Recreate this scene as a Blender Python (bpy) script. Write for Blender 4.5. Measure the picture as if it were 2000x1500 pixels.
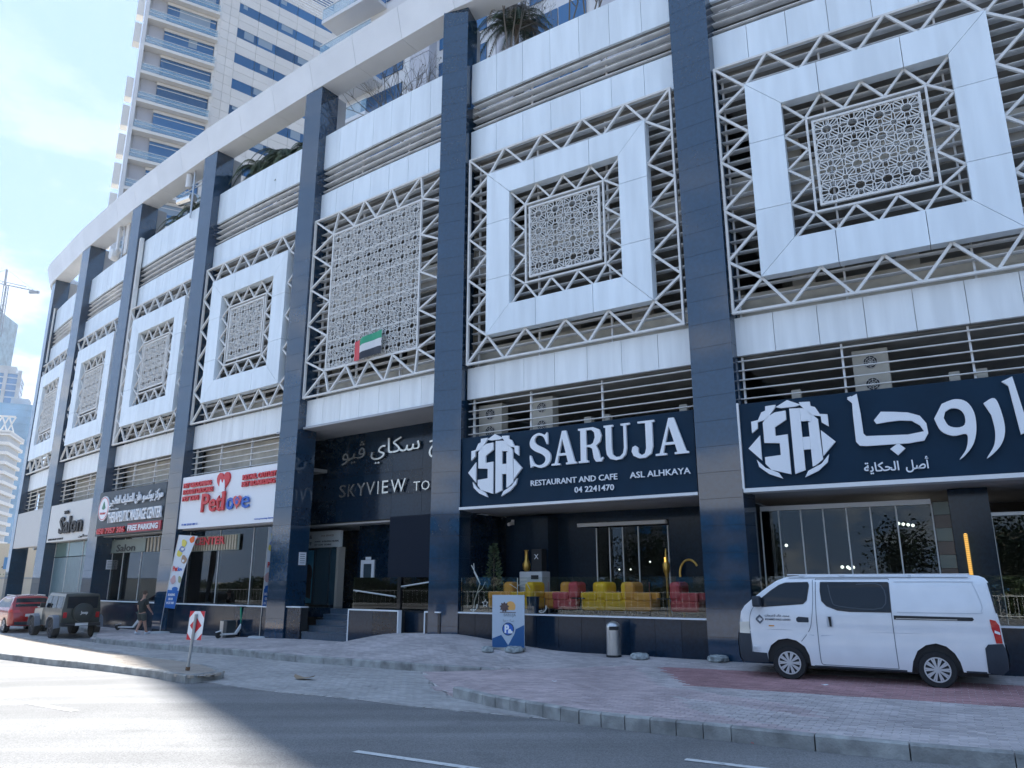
import bpy, math, random
from math import sin, cos, pi, radians as R_
from mathutils import Vector, Matrix
from mathutils.geometry import delaunay_2d_cdt
random.seed(7)
for o in list(bpy.data.objects): bpy.data.objects.remove(o)
SC = bpy.context.scene
COL = SC.collection

# ------------------------------------------------------------------ camera
cam = bpy.data.cameras.new('camera')
cam.sensor_width = 36; cam.lens = 26.584; cam.clip_end = 3000; cam.clip_start = .05
co = bpy.data.objects.new('camera', cam); COL.objects.link(co)
co.location = (0, 0, 1.774); co.rotation_euler = (R_(90 + 14.622), 0, 0)
SC.camera = co

# ------------------------------------------------------------------ sky, sun, exposure
SUN_EL, SUN_AZ = 53.0, 32.6          # azimuth counted from +Y towards -X
W = bpy.data.worlds.new('World'); SC.world = W; W.use_nodes = True
wn, wl = W.node_tree.nodes, W.node_tree.links
wn.clear()
wo = wn.new('ShaderNodeOutputWorld'); bg = wn.new('ShaderNodeBackground')
sky = wn.new('ShaderNodeTexSky'); sky.sky_type = 'NISHITA'; sky.sun_disc = False
sky.sun_elevation = R_(SUN_EL); sky.sun_rotation = R_(-SUN_AZ)
sky.air_density = 1.0; sky.dust_density = 0.35; sky.ozone_density = 2.2; sky.altitude = 0
bg.inputs[1].default_value = 0.147
tc = wn.new('ShaderNodeTexCoord'); mp = wn.new('ShaderNodeMapping'); mp.inputs['Scale'].default_value = (1.0, 1.0, 2.6)
mp.inputs['Location'].default_value = (2.1417, 4.8981, 3.3296)
nz = wn.new('ShaderNodeTexNoise'); nz.inputs['Scale'].default_value = 3.4; nz.inputs['Detail'].default_value = 9; nz.inputs['Roughness'].default_value = .62
cr = wn.new('ShaderNodeValToRGB'); cr.color_ramp.elements[0].position = .51; cr.color_ramp.elements[1].position = .60
sx = wn.new('ShaderNodeSeparateXYZ'); mr = wn.new('ShaderNodeMapRange')
mr.inputs[1].default_value = .0; mr.inputs[2].default_value = .62; mr.inputs[3].default_value = 1.0; mr.inputs[4].default_value = 0.0
mm = wn.new('ShaderNodeMath'); mm.operation = 'MULTIPLY'
mx = wn.new('ShaderNodeMixRGB'); mx.inputs[2].default_value = (1.35, 1.38, 1.40, 1)
wl.new(tc.outputs['Generated'], mp.inputs[0]); wl.new(mp.outputs[0], nz.inputs[0]); wl.new(nz.outputs[0], cr.inputs[0])
wl.new(tc.outputs['Generated'], sx.inputs[0]); wl.new(sx.outputs[2], mr.inputs[0])
wl.new(cr.outputs[0], mm.inputs[0]); wl.new(mr.outputs[0], mm.inputs[1])
wl.new(mm.outputs[0], mx.inputs[0]); 
# the whole dome is evened out the way the bright hazy sky of the photograph is (soft shoulder on luminance)
bw = wn.new('ShaderNodeRGBToBW'); m1 = wn.new('ShaderNodeMath'); m1.operation = 'MULTIPLY_ADD'; m1.inputs[1].default_value = 3.0; m1.inputs[2].default_value = 1.0
m2 = wn.new('ShaderNodeMath'); m2.operation = 'DIVIDE'; m2.inputs[0].default_value = 2.35; vs_ = wn.new('ShaderNodeVectorMath'); vs_.operation = 'SCALE'
wl.new(sky.outputs[0], bw.inputs[0]); wl.new(bw.outputs[0], m1.inputs[0]); wl.new(m1.outputs[0], m2.inputs[1]); wl.new(sky.outputs[0], vs_.inputs[0]); wl.new(m2.outputs[0], vs_.inputs['Scale'])
m3 = wn.new('ShaderNodeMath'); m3.operation = 'MULTIPLY'; wl.new(bw.outputs[0], m3.inputs[0]); wl.new(m2.outputs[0], m3.inputs[1])
hue = wn.new('ShaderNodeVectorMath'); hue.operation = 'SCALE'; hue.inputs[0].default_value = (.66, 1.01, 1.66); wl.new(m3.outputs[0], hue.inputs['Scale'])
mh = wn.new('ShaderNodeMixRGB'); mh.inputs[0].default_value = .82; wl.new(vs_.outputs[0], mh.inputs[1]); wl.new(hue.outputs[0], mh.inputs[2]); wl.new(mh.outputs[0], mx.inputs[1])
wl.new(mx.outputs[0], bg.inputs[0]); wl.new(bg.outputs[0], wo.inputs[0])
sl = bpy.data.lights.new('sun', 'SUN'); sl.energy = 2.0; sl.angle = R_(.53); sl.color = (1, .975, .93)
so = bpy.data.objects.new('sun', sl); COL.objects.link(so)
sd = Vector((-sin(R_(SUN_AZ)) * cos(R_(SUN_EL)), cos(R_(SUN_AZ)) * cos(R_(SUN_EL)), sin(R_(SUN_EL))))
so.rotation_euler = sd.to_track_quat('Z', 'Y').to_euler(); so.location = (-30, 40, 140)
SC.view_settings.view_transform = 'Standard'; SC.view_settings.look = 'None'
SC.view_settings.gamma = 1; SC.view_settings.use_curve_mapping = False
SC.view_settings.exposure = 2.86
SC.cycles.max_bounces = 7; SC.cycles.diffuse_bounces = 3; SC.cycles.glossy_bounces = 4
SC.cycles.transmission_bounces = 4; SC.cycles.transparent_max_bounces = 12; SC.cycles.volume_bounces = 0
SC.cycles.caustics_reflective = False; SC.cycles.caustics_refractive = False
SC.cycles.use_denoising = True

# ------------------------------------------------------------------ materials
MATS = {}
def mat(name, col, rough=.6, metal=0.0, var=0.0, vscale=3.0, bump=0.0, bscale=20.0, spec=.5, ior=1.5, emit=None, es=1.0, coat=0.0, col2=None, vpos=(.35, .65), trans=0.0, alpha=1.0, stretch=None, wobble=None):
    m = bpy.data.materials.new(name); m.use_nodes = True
    n, l = m.node_tree.nodes, m.node_tree.links
    b = n['Principled BSDF']
    b.inputs['Base Color'].default_value = (*col, 1); b.inputs['Roughness'].default_value = rough
    b.inputs['Metallic'].default_value = metal; b.inputs['IOR'].default_value = ior
    b.inputs['Specular IOR Level'].default_value = spec; b.inputs['Coat Weight'].default_value = coat
    b.inputs['Transmission Weight'].default_value = trans; b.inputs['Alpha'].default_value = alpha
    g = n.new('ShaderNodeNewGeometry')
    src = g.outputs['Position']
    if stretch:
        mpn = n.new('ShaderNodeMapping'); mpn.inputs['Scale'].default_value = stretch; l.new(src, mpn.inputs[0]); src = mpn.outputs[0]
    if var or col2:
        t = n.new('ShaderNodeTexNoise'); t.inputs['Scale'].default_value = vscale; t.inputs['Detail'].default_value = 6
        l.new(src, t.inputs[0])
        c = n.new('ShaderNodeValToRGB'); c.color_ramp.elements[0].position = vpos[0]; c.color_ramp.elements[1].position = vpos[1]
        a = col if col2 else tuple(max(0, x * (1 - var)) for x in col)
        z = col2 if col2 else tuple(min(1, x * (1 + var)) for x in col)
        c.color_ramp.elements[0].color = (*a, 1); c.color_ramp.elements[1].color = (*z, 1)
        l.new(t.outputs[0], c.inputs[0]); l.new(c.outputs[0], b.inputs['Base Color'])
    if bump:
        t = n.new('ShaderNodeTexNoise'); t.inputs['Scale'].default_value = bscale; t.inputs['Detail'].default_value = 4
        l.new(src, t.inputs[0])
        u = n.new('ShaderNodeBump'); u.inputs['Strength'].default_value = bump; u.inputs['Distance'].default_value = .02
        l.new(t.outputs[0], u.inputs['Height']); l.new(u.outputs[0], b.inputs['Normal'])
    if emit:
        b.inputs['Emission Color'].default_value = (*emit, 1); b.inputs['Emission Strength'].default_value = es
    MATS[name] = m
    return m
def per_object(m, amt=.12):
    """each piece gets its own slight tone"""
    n, l = m.node_tree.nodes, m.node_tree.links
    b = n['Principled BSDF']; oi = n.new('ShaderNodeObjectInfo'); g = n.new('ShaderNodeNewGeometry')
    ad = n.new('ShaderNodeMath'); ad.operation = 'ADD'; fr = n.new('ShaderNodeMath'); fr.operation = 'FRACT'
    l.new(oi.outputs['Random'], ad.inputs[0]); l.new(g.outputs['Random Per Island'], ad.inputs[1]); l.new(ad.outputs[0], fr.inputs[0])
    mr = n.new('ShaderNodeMapRange'); mr.inputs[3].default_value = 1 - amt; mr.inputs[4].default_value = 1 + amt
    l.new(fr.outputs[0], mr.inputs[0])
    hs = n.new('ShaderNodeHueSaturation'); l.new(mr.outputs[0], hs.inputs['Value'])
    old = b.inputs['Base Color']
    if old.is_linked: l.new(old.links[0].from_socket, hs.inputs['Color'])
    else: hs.inputs['Color'].default_value = old.default_value
    l.new(hs.outputs[0], old)
    return m

white_panel = per_object(mat('white_aluminium', (.79, .86, .90), .34, 0, .06, 1.6, .02, 2.0, spec=.5, stretch=(2, 2, .22)), .035)
white_low = per_object(mat('white_spandrel', (.82, .85, .85), .42, 0, .07, 1.6, stretch=(2.5, 2.5, .25)), .03)
frame_m = mat('frame_metal', (.74, .73, .70), .45, .0, .06, 4)
louvre_m = mat('louvre_metal', (.80, .80, .79), .5, .0, .12, 2.5)
granite = per_object(mat('polished_granite', (.009, .036, .075), .05, 0, .13, 11, .012, 1.6, spec=.65, ior=1.7), .10)
granite_dk = per_object(mat('dark_granite', (.006, .018, .036), .12, 0, .2, 14, .012, 1.6, spec=.5, ior=1.45), .2)
joint_m = mat('joint_black', (.01, .012, .015), .8)
concrete = mat('concrete', (.34, .32, .29), .85, 0, .18, 3, .3, 30)
conc_dk = mat('carpark_concrete', (.36, .345, .32), .9, 0, .2, 1.5)
beige_wall = mat('beige_render', (.62, .58, .50), .85, 0, .12, 2)
grey_col = mat('grey_column_paint', (.42, .42, .42), .6, 0, .05, 2)
beam_m = per_object(mat('beam_cladding', (.78, .80, .82), .38, 0, .04, .8), .03)
soffit_m = mat('soffit_board', (.42, .43, .45), .7, 0, .05, 1)
navy = mat('navy_sign', (.004, .024, .050), .6, 0, .1, 1.5, spec=.2)
sign_white = mat('sign_white', (.82, .84, .86), .35)
black_gloss = mat('black_gloss', (.008, .01, .014), .12)
black_mat = mat('black_matt', (.015, .016, .018), .6)
shutter_m = mat('shutter_navy', (.004, .010, .022), .75, spec=.2)
steel = mat('brushed_steel', (.55, .55, .54), .32, .9, .12, 6, stretch=(30, 30, 1))
chrome = mat('chrome', (.75, .73, .68), .12, 1)
red_m = mat('sign_red', (.62, .03, .035), .4)
blue_m = mat('sign_blue', (.02, .12, .5), .4)
gold = mat('gold', (.6, .36, .08), .3, .7)
glow = mat('lit_gold_lamp', (.7, .4, .1), .5, emit=(1, .5, .1), es=.28)
glow_w = mat('lit_white_lamp', (.9, .9, .85), .5, emit=(1, .93, .8), es=1.2)
pvc_white = mat('white_plastic', (.75, .75, .74), .4)
def clear_glass(name, tint, ior=1.6, rough=.0):
    m = bpy.data.materials.new(name); m.use_nodes = True; n, l = m.node_tree.nodes, m.node_tree.links; n.clear()
    o = n.new('ShaderNodeOutputMaterial'); mxs = n.new('ShaderNodeMixShader'); tr = n.new('ShaderNodeBsdfTransparent'); gl = n.new('ShaderNodeBsdfGlossy'); fr = n.new('ShaderNodeFresnel')
    tr.inputs[0].default_value = (*tint, 1); gl.inputs['Roughness'].default_value = rough; gl.inputs[0].default_value = (.92, .97, 1, 1); fr.inputs[0].default_value = ior
    l.new(fr.outputs[0], mxs.inputs[0]); l.new(tr.outputs[0], mxs.inputs[1]); l.new(gl.outputs[0], mxs.inputs[2]); l.new(mxs.outputs[0], o.inputs[0]); MATS[name] = m; return m
glass_shop = clear_glass('shop_glass', (.42, .47, .48), 1.5)
glass_bal = clear_glass('balustrade_glass', (.95, .96, .94), 1.5)
glass_bal2 = mat('tower_rail_glass', (.35, .55, .68), .05, 0, spec=.5, alpha=.35)
frost = mat('frosted_glass', (.10, .17, .20), .35, 0, .3, 5, stretch=(6, 6, .5))
glass_blue = per_object(mat('tower_blue_glass', (.03, .12, .27), .08, 0, spec=.6, ior=1.6), .3)
tower_white = per_object(mat('tower_stone', (.74, .72, .68), .5, 0, .03, .4), .03)
tower_white2 = mat('tower_paint', (.68, .69, .70), .55, 0, .04, .3)
def asphalt_mat(name, base):
    m = mat(name, base, .82, 0, .14, .35, .7, 120)
    n, l = m.node_tree.nodes, m.node_tree.links; b = n['Principled BSDF']; old = b.inputs['Base Color'].links[0].from_socket
    g = n.new('ShaderNodeNewGeometry')
    def layer(scale, lo, hi, p0, p1, old, stretch=None, detail=3):
        t = n.new('ShaderNodeTexNoise'); t.inputs['Scale'].default_value = scale; t.inputs['Detail'].default_value = detail
        if stretch:
            q = n.new('ShaderNodeMapping'); q.inputs['Rotation'].default_value = (0, 0, R_(32)); q.inputs['Scale'].default_value = stretch; l.new(g.outputs['Position'], q.inputs[0]); l.new(q.outputs[0], t.inputs[0])
        else: l.new(g.outputs['Position'], t.inputs[0])
        r = n.new('ShaderNodeMapRange'); r.inputs[1].default_value = p0; r.inputs[2].default_value = p1; r.inputs[3].default_value = lo; r.inputs[4].default_value = hi
        l.new(t.outputs[0], r.inputs[0]); h = n.new('ShaderNodeHueSaturation'); l.new(old, h.inputs['Color']); l.new(r.outputs[0], h.inputs['Value']); return h.outputs[0]
    o = layer(55, .72, 1.30, .35, .65, old, None, 6)            # stone grain
    o = layer(1.0, .86, 1.08, .40, .62, o, (.10, 1.6, 1), 4)     # long worn wheel tracks
    o = layer(.9, .80, 1.0, .28, .38, o, None, 5)               # darker stains
    l.new(o, b.inputs['Base Color']); return m
asphalt = asphalt_mat('asphalt', (.205, .203, .20))
paver_grey = per_object(mat('grey_pavers', (.45, .405, .395), .85, 0, .16, .8, .25, 60), .16)
paver_slip = per_object(mat('road_pavers', (.38, .365, .35), .85, 0, .12, .7, .25, 60), .12)
paver_red = per_object(mat('red_pavers', (.36, .20, .20), .85, 0, .14, 1, .25, 60), .16)
paver_pink = per_object(mat('pinkish_pavers', (.45, .365, .36), .85, 0, .14, 1, .25, 60), .14)
paver_sand = mat('sandy_pavers', (.36, .31, .26), .88, 0, .1, 1.4, .25, 60)
sand_m = mat('joint_sand', (.58, .55, .52), .95)
kerb_m = per_object(mat('kerb_concrete', (.30, .30, .285), .85, 0, .3, 3.5, .5, 40), .12)
paint_w = mat('road_paint', (.62, .62, .60), .7, 0, 0, 14, col2=(.36, .36, .35), vpos=(.55, .72))
van_white = mat('van_paint', (.76, .78, .80), .2, 0, .03, 3, coat=.8)
car_glass = mat('car_glass', (.006, .012, .02), .04, 0, spec=.45, ior=1.45)
rubber = mat('tyre_rubber', (.012, .013, .015), .75, 0, .2, 20)
dark_plastic = mat('dark_bumper', (.018, .028, .042), .5, 0, .1, 5)
rim_m = mat('wheel_cover', (.55, .55, .56), .35, .3)
headlight_m = mat('headlight', (.68, .66, .58), .12, 0, coat=.8)
tail_m = mat('tail_light', (.5, .012, .015), .15, 0, coat=.8)
jeep_m = mat('olive_paint', (.035, .042, .034), .32, 0, .08, 3, coat=.3)
jeep_hood = mat('sand_paint', (.46, .43, .36), .4)
redcar = mat('red_paint', (.34, .012, .014), .2, coat=.8)
leaf_a = per_object(mat('leaf_dark', (.045, .075, .04), .6), .4)
leaf_b = per_object(mat('leaf_light', (.085, .12, .055), .6), .4)
leaf_dry = per_object(mat('leaf_dry', (.16, .14, .10), .7), .3)
bark = mat('bark', (.15, .115, .085), .9, 0, .25, 8)
yellow = mat('yellow_cushion', (.80, .46, .01), .7, 0, .06, 4)
orange_c = mat('orange_cushion', (.68, .30, .04), .7, 0, .06, 4)
red_c = mat('coral_cushion', (.50, .06, .07), .7, 0, .06, 4)
skin = mat('skin', (.42, .24, .17), .55)
hair = mat('hair', (.06, .035, .02), .7)
cloth_blk = mat('black_cloth', (.014, .02, .018), .85, 0, .2, 20)
cloth_grey = mat('grey_shorts', (.055, .065, .058), .85)
shoe = mat('white_shoes', (.55, .6, .66), .6)
green_m = mat('scooter_green', (.02, .30, .17), .35)

# ------------------------------------------------------------------ mesh builder
class MB:
    def __init__(s): s.v = []; s.f = []; s.mi = []; s.cur = 0
    def add(s, vs, fs):
        b = len(s.v); s.v += [tuple(v) for v in vs]
        for f in fs: s.f.append([b + i for i in f]); s.mi.append(s.cur)
        return s
    def box(s, x0, x1, y0, y1, z0, z1):
        vs = [(x, y, z) for z in (z0, z1) for y in (y0, y1) for x in (x0, x1)]
        return s.add(vs, [(0, 2, 3, 1), (4, 5, 7, 6), (0, 1, 5, 4), (2, 6, 7, 3), (0, 4, 6, 2), (1, 3, 7, 5)])
    def bar(s, p, q, w, d, up=(0, 1, 0)):
        """rectangular bar p->q, width w across, depth d along up"""
        p, q, up = Vector(p), Vector(q), Vector(up); a = (q - p).normalized()
        sd_ = a.cross(up)
        if sd_.length < 1e-5: sd_ = a.cross(Vector((1, 0, 0)))
        sd_.normalize(); u = sd_.cross(a).normalized(); vs = []
        for e in (p, q):
            for i, j in ((-1, -1), (1, -1), (1, 1), (-1, 1)): vs.append(e + sd_ * (w / 2 * i) + u * (d / 2 * j))
        return s.add(vs, [(0, 1, 2, 3), (7, 6, 5, 4), (0, 4, 5, 1), (1, 5, 6, 2), (2, 6, 7, 3), (3, 7, 4, 0)])
    def cyl(s, p, q, r, r2=None, n=12, cap=True):
        p, q = Vector(p), Vector(q); r2 = r if r2 is None else r2
        a = (q - p).normalized(); t = a.orthogonal().normalized(); b = a.cross(t); vs = []
        for e, rr in ((p, r), (q, r2)):
            for k in range(n):
                th = 2 * pi * k / n; vs.append(e + t * (rr * cos(th)) + b * (rr * sin(th)))
        fs = [(k, (k + 1) % n, n + (k + 1) % n, n + k) for k in range(n)]
        if cap: fs += [tuple(range(n))[::-1], tuple(range(n, 2 * n))]
        return s.add(vs, fs)
    def tube(s, pts, r, n=6):
        for a, b in zip(pts[:-1], pts[1:]): s.cyl(a, b, r, None, n)
        return s
    def lathe(s, prof, c=(0, 0, 0), n=20, axis='z'):
        vs = []; c = Vector(c)
        for r, z in prof:
            for k in range(n):
                t = 2 * pi * k / n; x, y = r * cos(t), r * sin(t)
                vs.append(c + (Vector((x, y, z)) if axis == 'z' else Vector((x, z, y)) if axis == 'y' else Vector((z, x, y))))
        m = len(prof); fs = []
        for i in range(m - 1):
            for k in range(n): fs.append((i * n + k, i * n + (k + 1) % n, (i + 1) * n + (k + 1) % n, (i + 1) * n + k))
        fs.append(tuple(range(n))[::-1]); fs.append(tuple(range((m - 1) * n, m * n)))
        return s.add(vs, fs)
    def prism(s, poly, f, d0, d1):
        """poly in 2D, f(a, b, d) -> 3D, from depth d0 to d1 (concave allowed)"""
        n = len(poly)
        r = delaunay_2d_cdt([Vector(p) for p in poly], [], [list(range(n))], 1, 1e-6)
        vv = [tuple(v) for v in r[0]]; m = len(vv)
        vs = [f(a, b, d0) for a, b in vv] + [f(a, b, d1) for a, b in vv]
        fs = [tuple(t) for t in r[2]] + [tuple(i + m for i in t)[::-1] for t in r[2]]
        b0 = len(s.v); s.add(vs, fs)
        vs = [f(a, b, d0) for a, b in poly] + [f(a, b, d1) for a, b in poly]
        s.add(vs, [(k, (k + 1) % n, n + (k + 1) % n, n + k) for k in range(n)])
        return s
    def quad(s, a, b, c, d): return s.add([a, b, c, d], [(0, 1, 2, 3)])
    def mesh(s, name, mats):
        me = bpy.data.meshes.new(name); me.from_pydata(s.v, [], s.f)
        mats = mats if isinstance(mats, (list, tuple)) else [mats]
        for m in mats: me.materials.append(m)
        if len(mats) > 1: me.polygons.foreach_set('material_index', s.mi)
        me.update(); return me
    def build(s, name, mats, parent=None, smooth=False, bevel=0, fixn=True):
        me = s.mesh(name, mats)
        if fixn and len(s.f) < 20000:
            import bmesh
            bm = bmesh.new(); bm.from_mesh(me)
            if smooth: bmesh.ops.remove_doubles(bm, verts=bm.verts, dist=1e-4)
            bmesh.ops.recalc_face_normals(bm, faces=bm.faces); bm.to_mesh(me); bm.free()
        if smooth:
            me.polygons.foreach_set('use_smooth', [True] * len(me.polygons))
            try: me.set_sharp_from_angle(angle=R_(38))
            except Exception: pass
        o = bpy.data.objects.new(name, me); COL.objects.link(o)
        if parent: o.parent = parent
        if bevel:
            bv = o.modifiers.new('edge', 'BEVEL'); bv.width = bevel; bv.segments = 2; bv.limit_method = 'ANGLE'
        return o
def link(name, me, parent=None, loc=None, rotz=None):
    o = bpy.data.objects.new(name, me); COL.objects.link(o)
    if parent: o.parent = parent
    if loc is not None: o.location = loc
    if rotz is not None: o.rotation_euler = (0, 0, rotz)
    return o
def empty(name, loc=(0, 0, 0), rz=0, parent=None):
    o = bpy.data.objects.new(name, None); COL.objects.link(o); o.empty_display_size = .2
    o.location = loc; o.rotation_euler = (0, 0, rz)
    if parent: o.parent = parent
    return o
def tag(o, label=None, cat=None, group=None, kind=None):
    if label: o['label'] = label
    if cat: o['category'] = cat
    if group: o['group'] = group
    if kind: o['kind'] = kind
    return o
def thing(name, label, cat, loc=(0, 0, 0), rz=0, group=None):
    return tag(empty(name, loc, rz), label, cat, group)
def copy_tree(o, parent=None):
    c = o.copy(); COL.objects.link(c)
    if parent is not None: c.parent = parent
    for ch in list(o.children): copy_tree(ch, c)
    return c

# ------------------------------------------------------------------ plan of the curved facade
BAY = [(8.21, 15.43, 29.55), (1.46, 19.68, 33.26), (-4.65, 23.74, 36.86), (-10.53, 28.26, 38.26), (-16.34, 33.05, 40.69), (-21.89, 38.05, 43.23), (-27.19, 43.26, 45.86)]
XL = [-3.43, -3.46, -3.40, -3.40, -3.38, -3.25, -3.0]      # left end of each opening (local x)
XR = [4.3, 3.52, 3.02, 3.06, 3.08, 3.0, 2.85]                 # right end
def bay_m(i):
    x, y, t = BAY[i]
    return Matrix.Translation((x, y, 0)) @ Matrix.Rotation(-R_(t), 4, 'Z')
BM = [bay_m(i) for i in range(7)]
def P(i, x, y, z=0): return BM[i] @ Vector((x, y, z))
def gp(X):
    t = min(max((-6 - X) / 6, 0), 1); return -.12 * t * t * (3 - 2 * t)
def bay_empty(name, i, parent=None):
    e = empty(name, (BAY[i][0], BAY[i][1], 0), -R_(BAY[i][2]))
    if parent: e.parent = parent
    return e
def bay_thing(name, i, label, cat, x=0, y=0, z=0, group=None, rz=0):
    p = P(i, x, y, z)
    return thing(name, label, cat, p, -R_(BAY[i][2]) + rz, group)

# ------------------------------------------------------------------ lettering
def text_mesh(body, size, depth, width=None, bold=0.0, rtl=False):
    """upright text, origin at left baseline, in the local xz plane facing -y"""
    c = bpy.data.curves.new('lettering', 'FONT'); c.body = body; c.size = size; c.extrude = depth / 2; c.offset = bold
    c.resolution_u = 2
    o = bpy.data.objects.new('t', c); COL.objects.link(o)
    dg = bpy.context.evaluated_depsgraph_get(); me = bpy.data.meshes.new_from_object(o.evaluated_get(dg))
    bpy.data.objects.remove(o); bpy.data.curves.remove(c)
    xs = [v.co.x for v in me.vertices]; x0, x1 = min(xs), max(xs); k = (width / (x1 - x0)) if width else 1
    for v in me.vertices: v.co = Vector(((v.co.x - x0) * k, -v.co.z - depth / 2, v.co.y))
    me.materials.clear()
    return me
def text(name, body, x, z, size, mt, parent, y=0, depth=.02, width=None, bold=0.0, rot=0, skew=0):
    me = text_mesh(body, size, depth, width, bold)
    if skew:
        for v in me.vertices: v.co.x += v.co.z * skew
    me.materials.append(mt)
    o = link(name, me, parent, (x, y, z)); o.rotation_euler = (0, rot, 0)
    return o
# Arabic presentation forms, already shaped; given in reading order and reversed for drawing
def ar(s): return s[::-1]
def stroke_poly(pts, ws):
    """outline of a stroke with varying width"""
    L, Rr = [], []
    for i, p in enumerate(pts):
        a = Vector(pts[max(i - 1, 0)]); b = Vector(pts[min(i + 1, len(pts) - 1)]); t = (b - a).normalized(); n = Vector((-t.y, t.x))
        w = ws[i] if isinstance(ws, (list, tuple)) else ws
        L.append(tuple(Vector(p) + n * w / 2)); Rr.append(tuple(Vector(p) - n * w / 2))
    return L + Rr[::-1]
def smooth_path(pts, n=6):
    out = []
    P_ = [pts[0]] + list(pts) + [pts[-1]]
    for i in range(1, len(P_) - 2):
        p0, p1, p2, p3 = P_[i - 1], P_[i], P_[i + 1], P_[i + 2]
        for k in range(n):
            t = k / n
            out.append(tuple(.5 * ((2 * p1[j]) + (-p0[j] + p2[j]) * t + (2 * p0[j] - 5 * p1[j] + 4 * p2[j] - p3[j]) * t * t + (-p0[j] + 3 * p1[j] - 3 * p2[j] + p3[j]) * t ** 3) for j in range(len(p1))))
    out.append(tuple(pts[-1])); return out
# ------------------------------------------------------------------ ground, road
def sheet(name, x0, x1, y0, y1, dz, m, kind='structure'):
    xs = sorted(set([x0, x1] + [x for x in [-12 + .75 * k for k in range(9)] if x0 < x < x1])); b = MB()
    for a, c in zip(xs[:-1], xs[1:]): b.quad((a, y0, gp(a) + dz), (c, y0, gp(c) + dz), (c, y1, gp(c) + dz), (a, y1, gp(a) + dz))
    return tag(b.build(name, m, fixn=False), kind=kind)
sheet('ground', -1500, 1500, -1500, 1500, -.20, mat('desert_ground', (.22, .19, .15), .95, 0, .15, .05))
road = sheet('road', -160, 90, -14, 90, -.17, asphalt)
def inpoly(x, y, poly):
    r = False; n = len(poly)
    for i in range(n):
        (x1, y1), (x2, y2) = poly[i], poly[(i + 1) % n]
        if (y1 > y) != (y2 > y) and x < (x2 - x1) * (y - y1) / (y2 - y1) + x1: r = not r
    return r
KU = [(-19.6, 35.6), (-16.4, 31.3), (-15.0, 28.6), (-14.6, 27.7), (-11.4, 25.2), (-8.13, 22.3), (-5.53, 19.95), (-3.62, 18.85), (-2.05, 17.85), (-.54, 17.04), (.25, 16.8), (.78, 16.95)]
KR = [(-.96, 14.0), (-.62, 13.45), (-.3, 12.98), (.1, 12.5), (.59, 11.98), (1.0, 11.52), (1.4, 11.2), (2.04, 10.8), (2.85, 10.3), (3.6, 9.8), (4.4, 9.35), (5.2, 8.95), (6.2, 8.45), (8.2, 7.5), (12, 5.6), (17, 3.0)]
MOUTH = [(-.96, 14.0), (-1.38, 14.9), (-1.55, 15.8), (-1.78, 16.9), (-1.95, 17.7)]
wall_pts = [P(5, XL[5], .1), P(4, XL[4], .1), P(3, XL[3], .1), P(2, XL[2], .1), P(1, XL[1], .1), P(0, XL[0], .1), P(0, 8, .1)]
wall_pts = [(p.x, p.y) for p in wall_pts]
UPOLY = KU + [(2.2, 17.2)] + [tuple(P(0, -3.4, .2))[:2]] + wall_pts[::-1][2:]
VPOLY = MOUTH[::-1] + KR[1:] + [(19, 6), tuple(P(0, 9, .2))[:2], tuple(P(0, -3.4, .2))[:2], (2.2, 17.2), (.78, 16.95), (.25, 16.75), (-.54, 16.98), (-1.9, 17.75)]
def mound(x, y):
    q = BM[2].inverted() @ Vector((x, y, 0))
    a = q.x; d = max(0, -q.y)
    if a < -.3: f = 0
    elif a < 1.75: t = (a + .3) / 2.05; f = t * t * (3 - 2 * t)
    elif a < 2.8: f = 1
    elif a < 7.6: t = 1 - (a - 2.8) / 4.8; f = t * t * (3 - 2 * t)
    else: f = 0
    g = max(0, 1 - d / 3.4); return .34 * f * (g * g * (3 - 2 * g))
def wr(x, y):
    if x < -3: return 0
    d = min(-(BM[k].inverted() @ Vector((x, y, 0))).y for k in (0, 1)) if x < 7 else 0
    d = -(BM[1].inverted() @ Vector((x, y, 0))).y if x < 5 else -(BM[0].inverted() @ Vector((x, y, 0))).y
    t = min(max(1 - d / 2.4, 0), 1); return .09 * t * t * (3 - 2 * t) * min(1, (x + 3) / 1.5)
def zU(x, y): return gp(x) + mound(x, y) + wr(x, y)
def zV(x, y):
    t = min(max((x + 1.75 + (y - 14) * .12) / 2.3, 0), 1); return -.155 + .155 * t * t * (3 - 2 * t) + (0 if x < .5 else mound(x, y) + wr(x, y))
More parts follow.
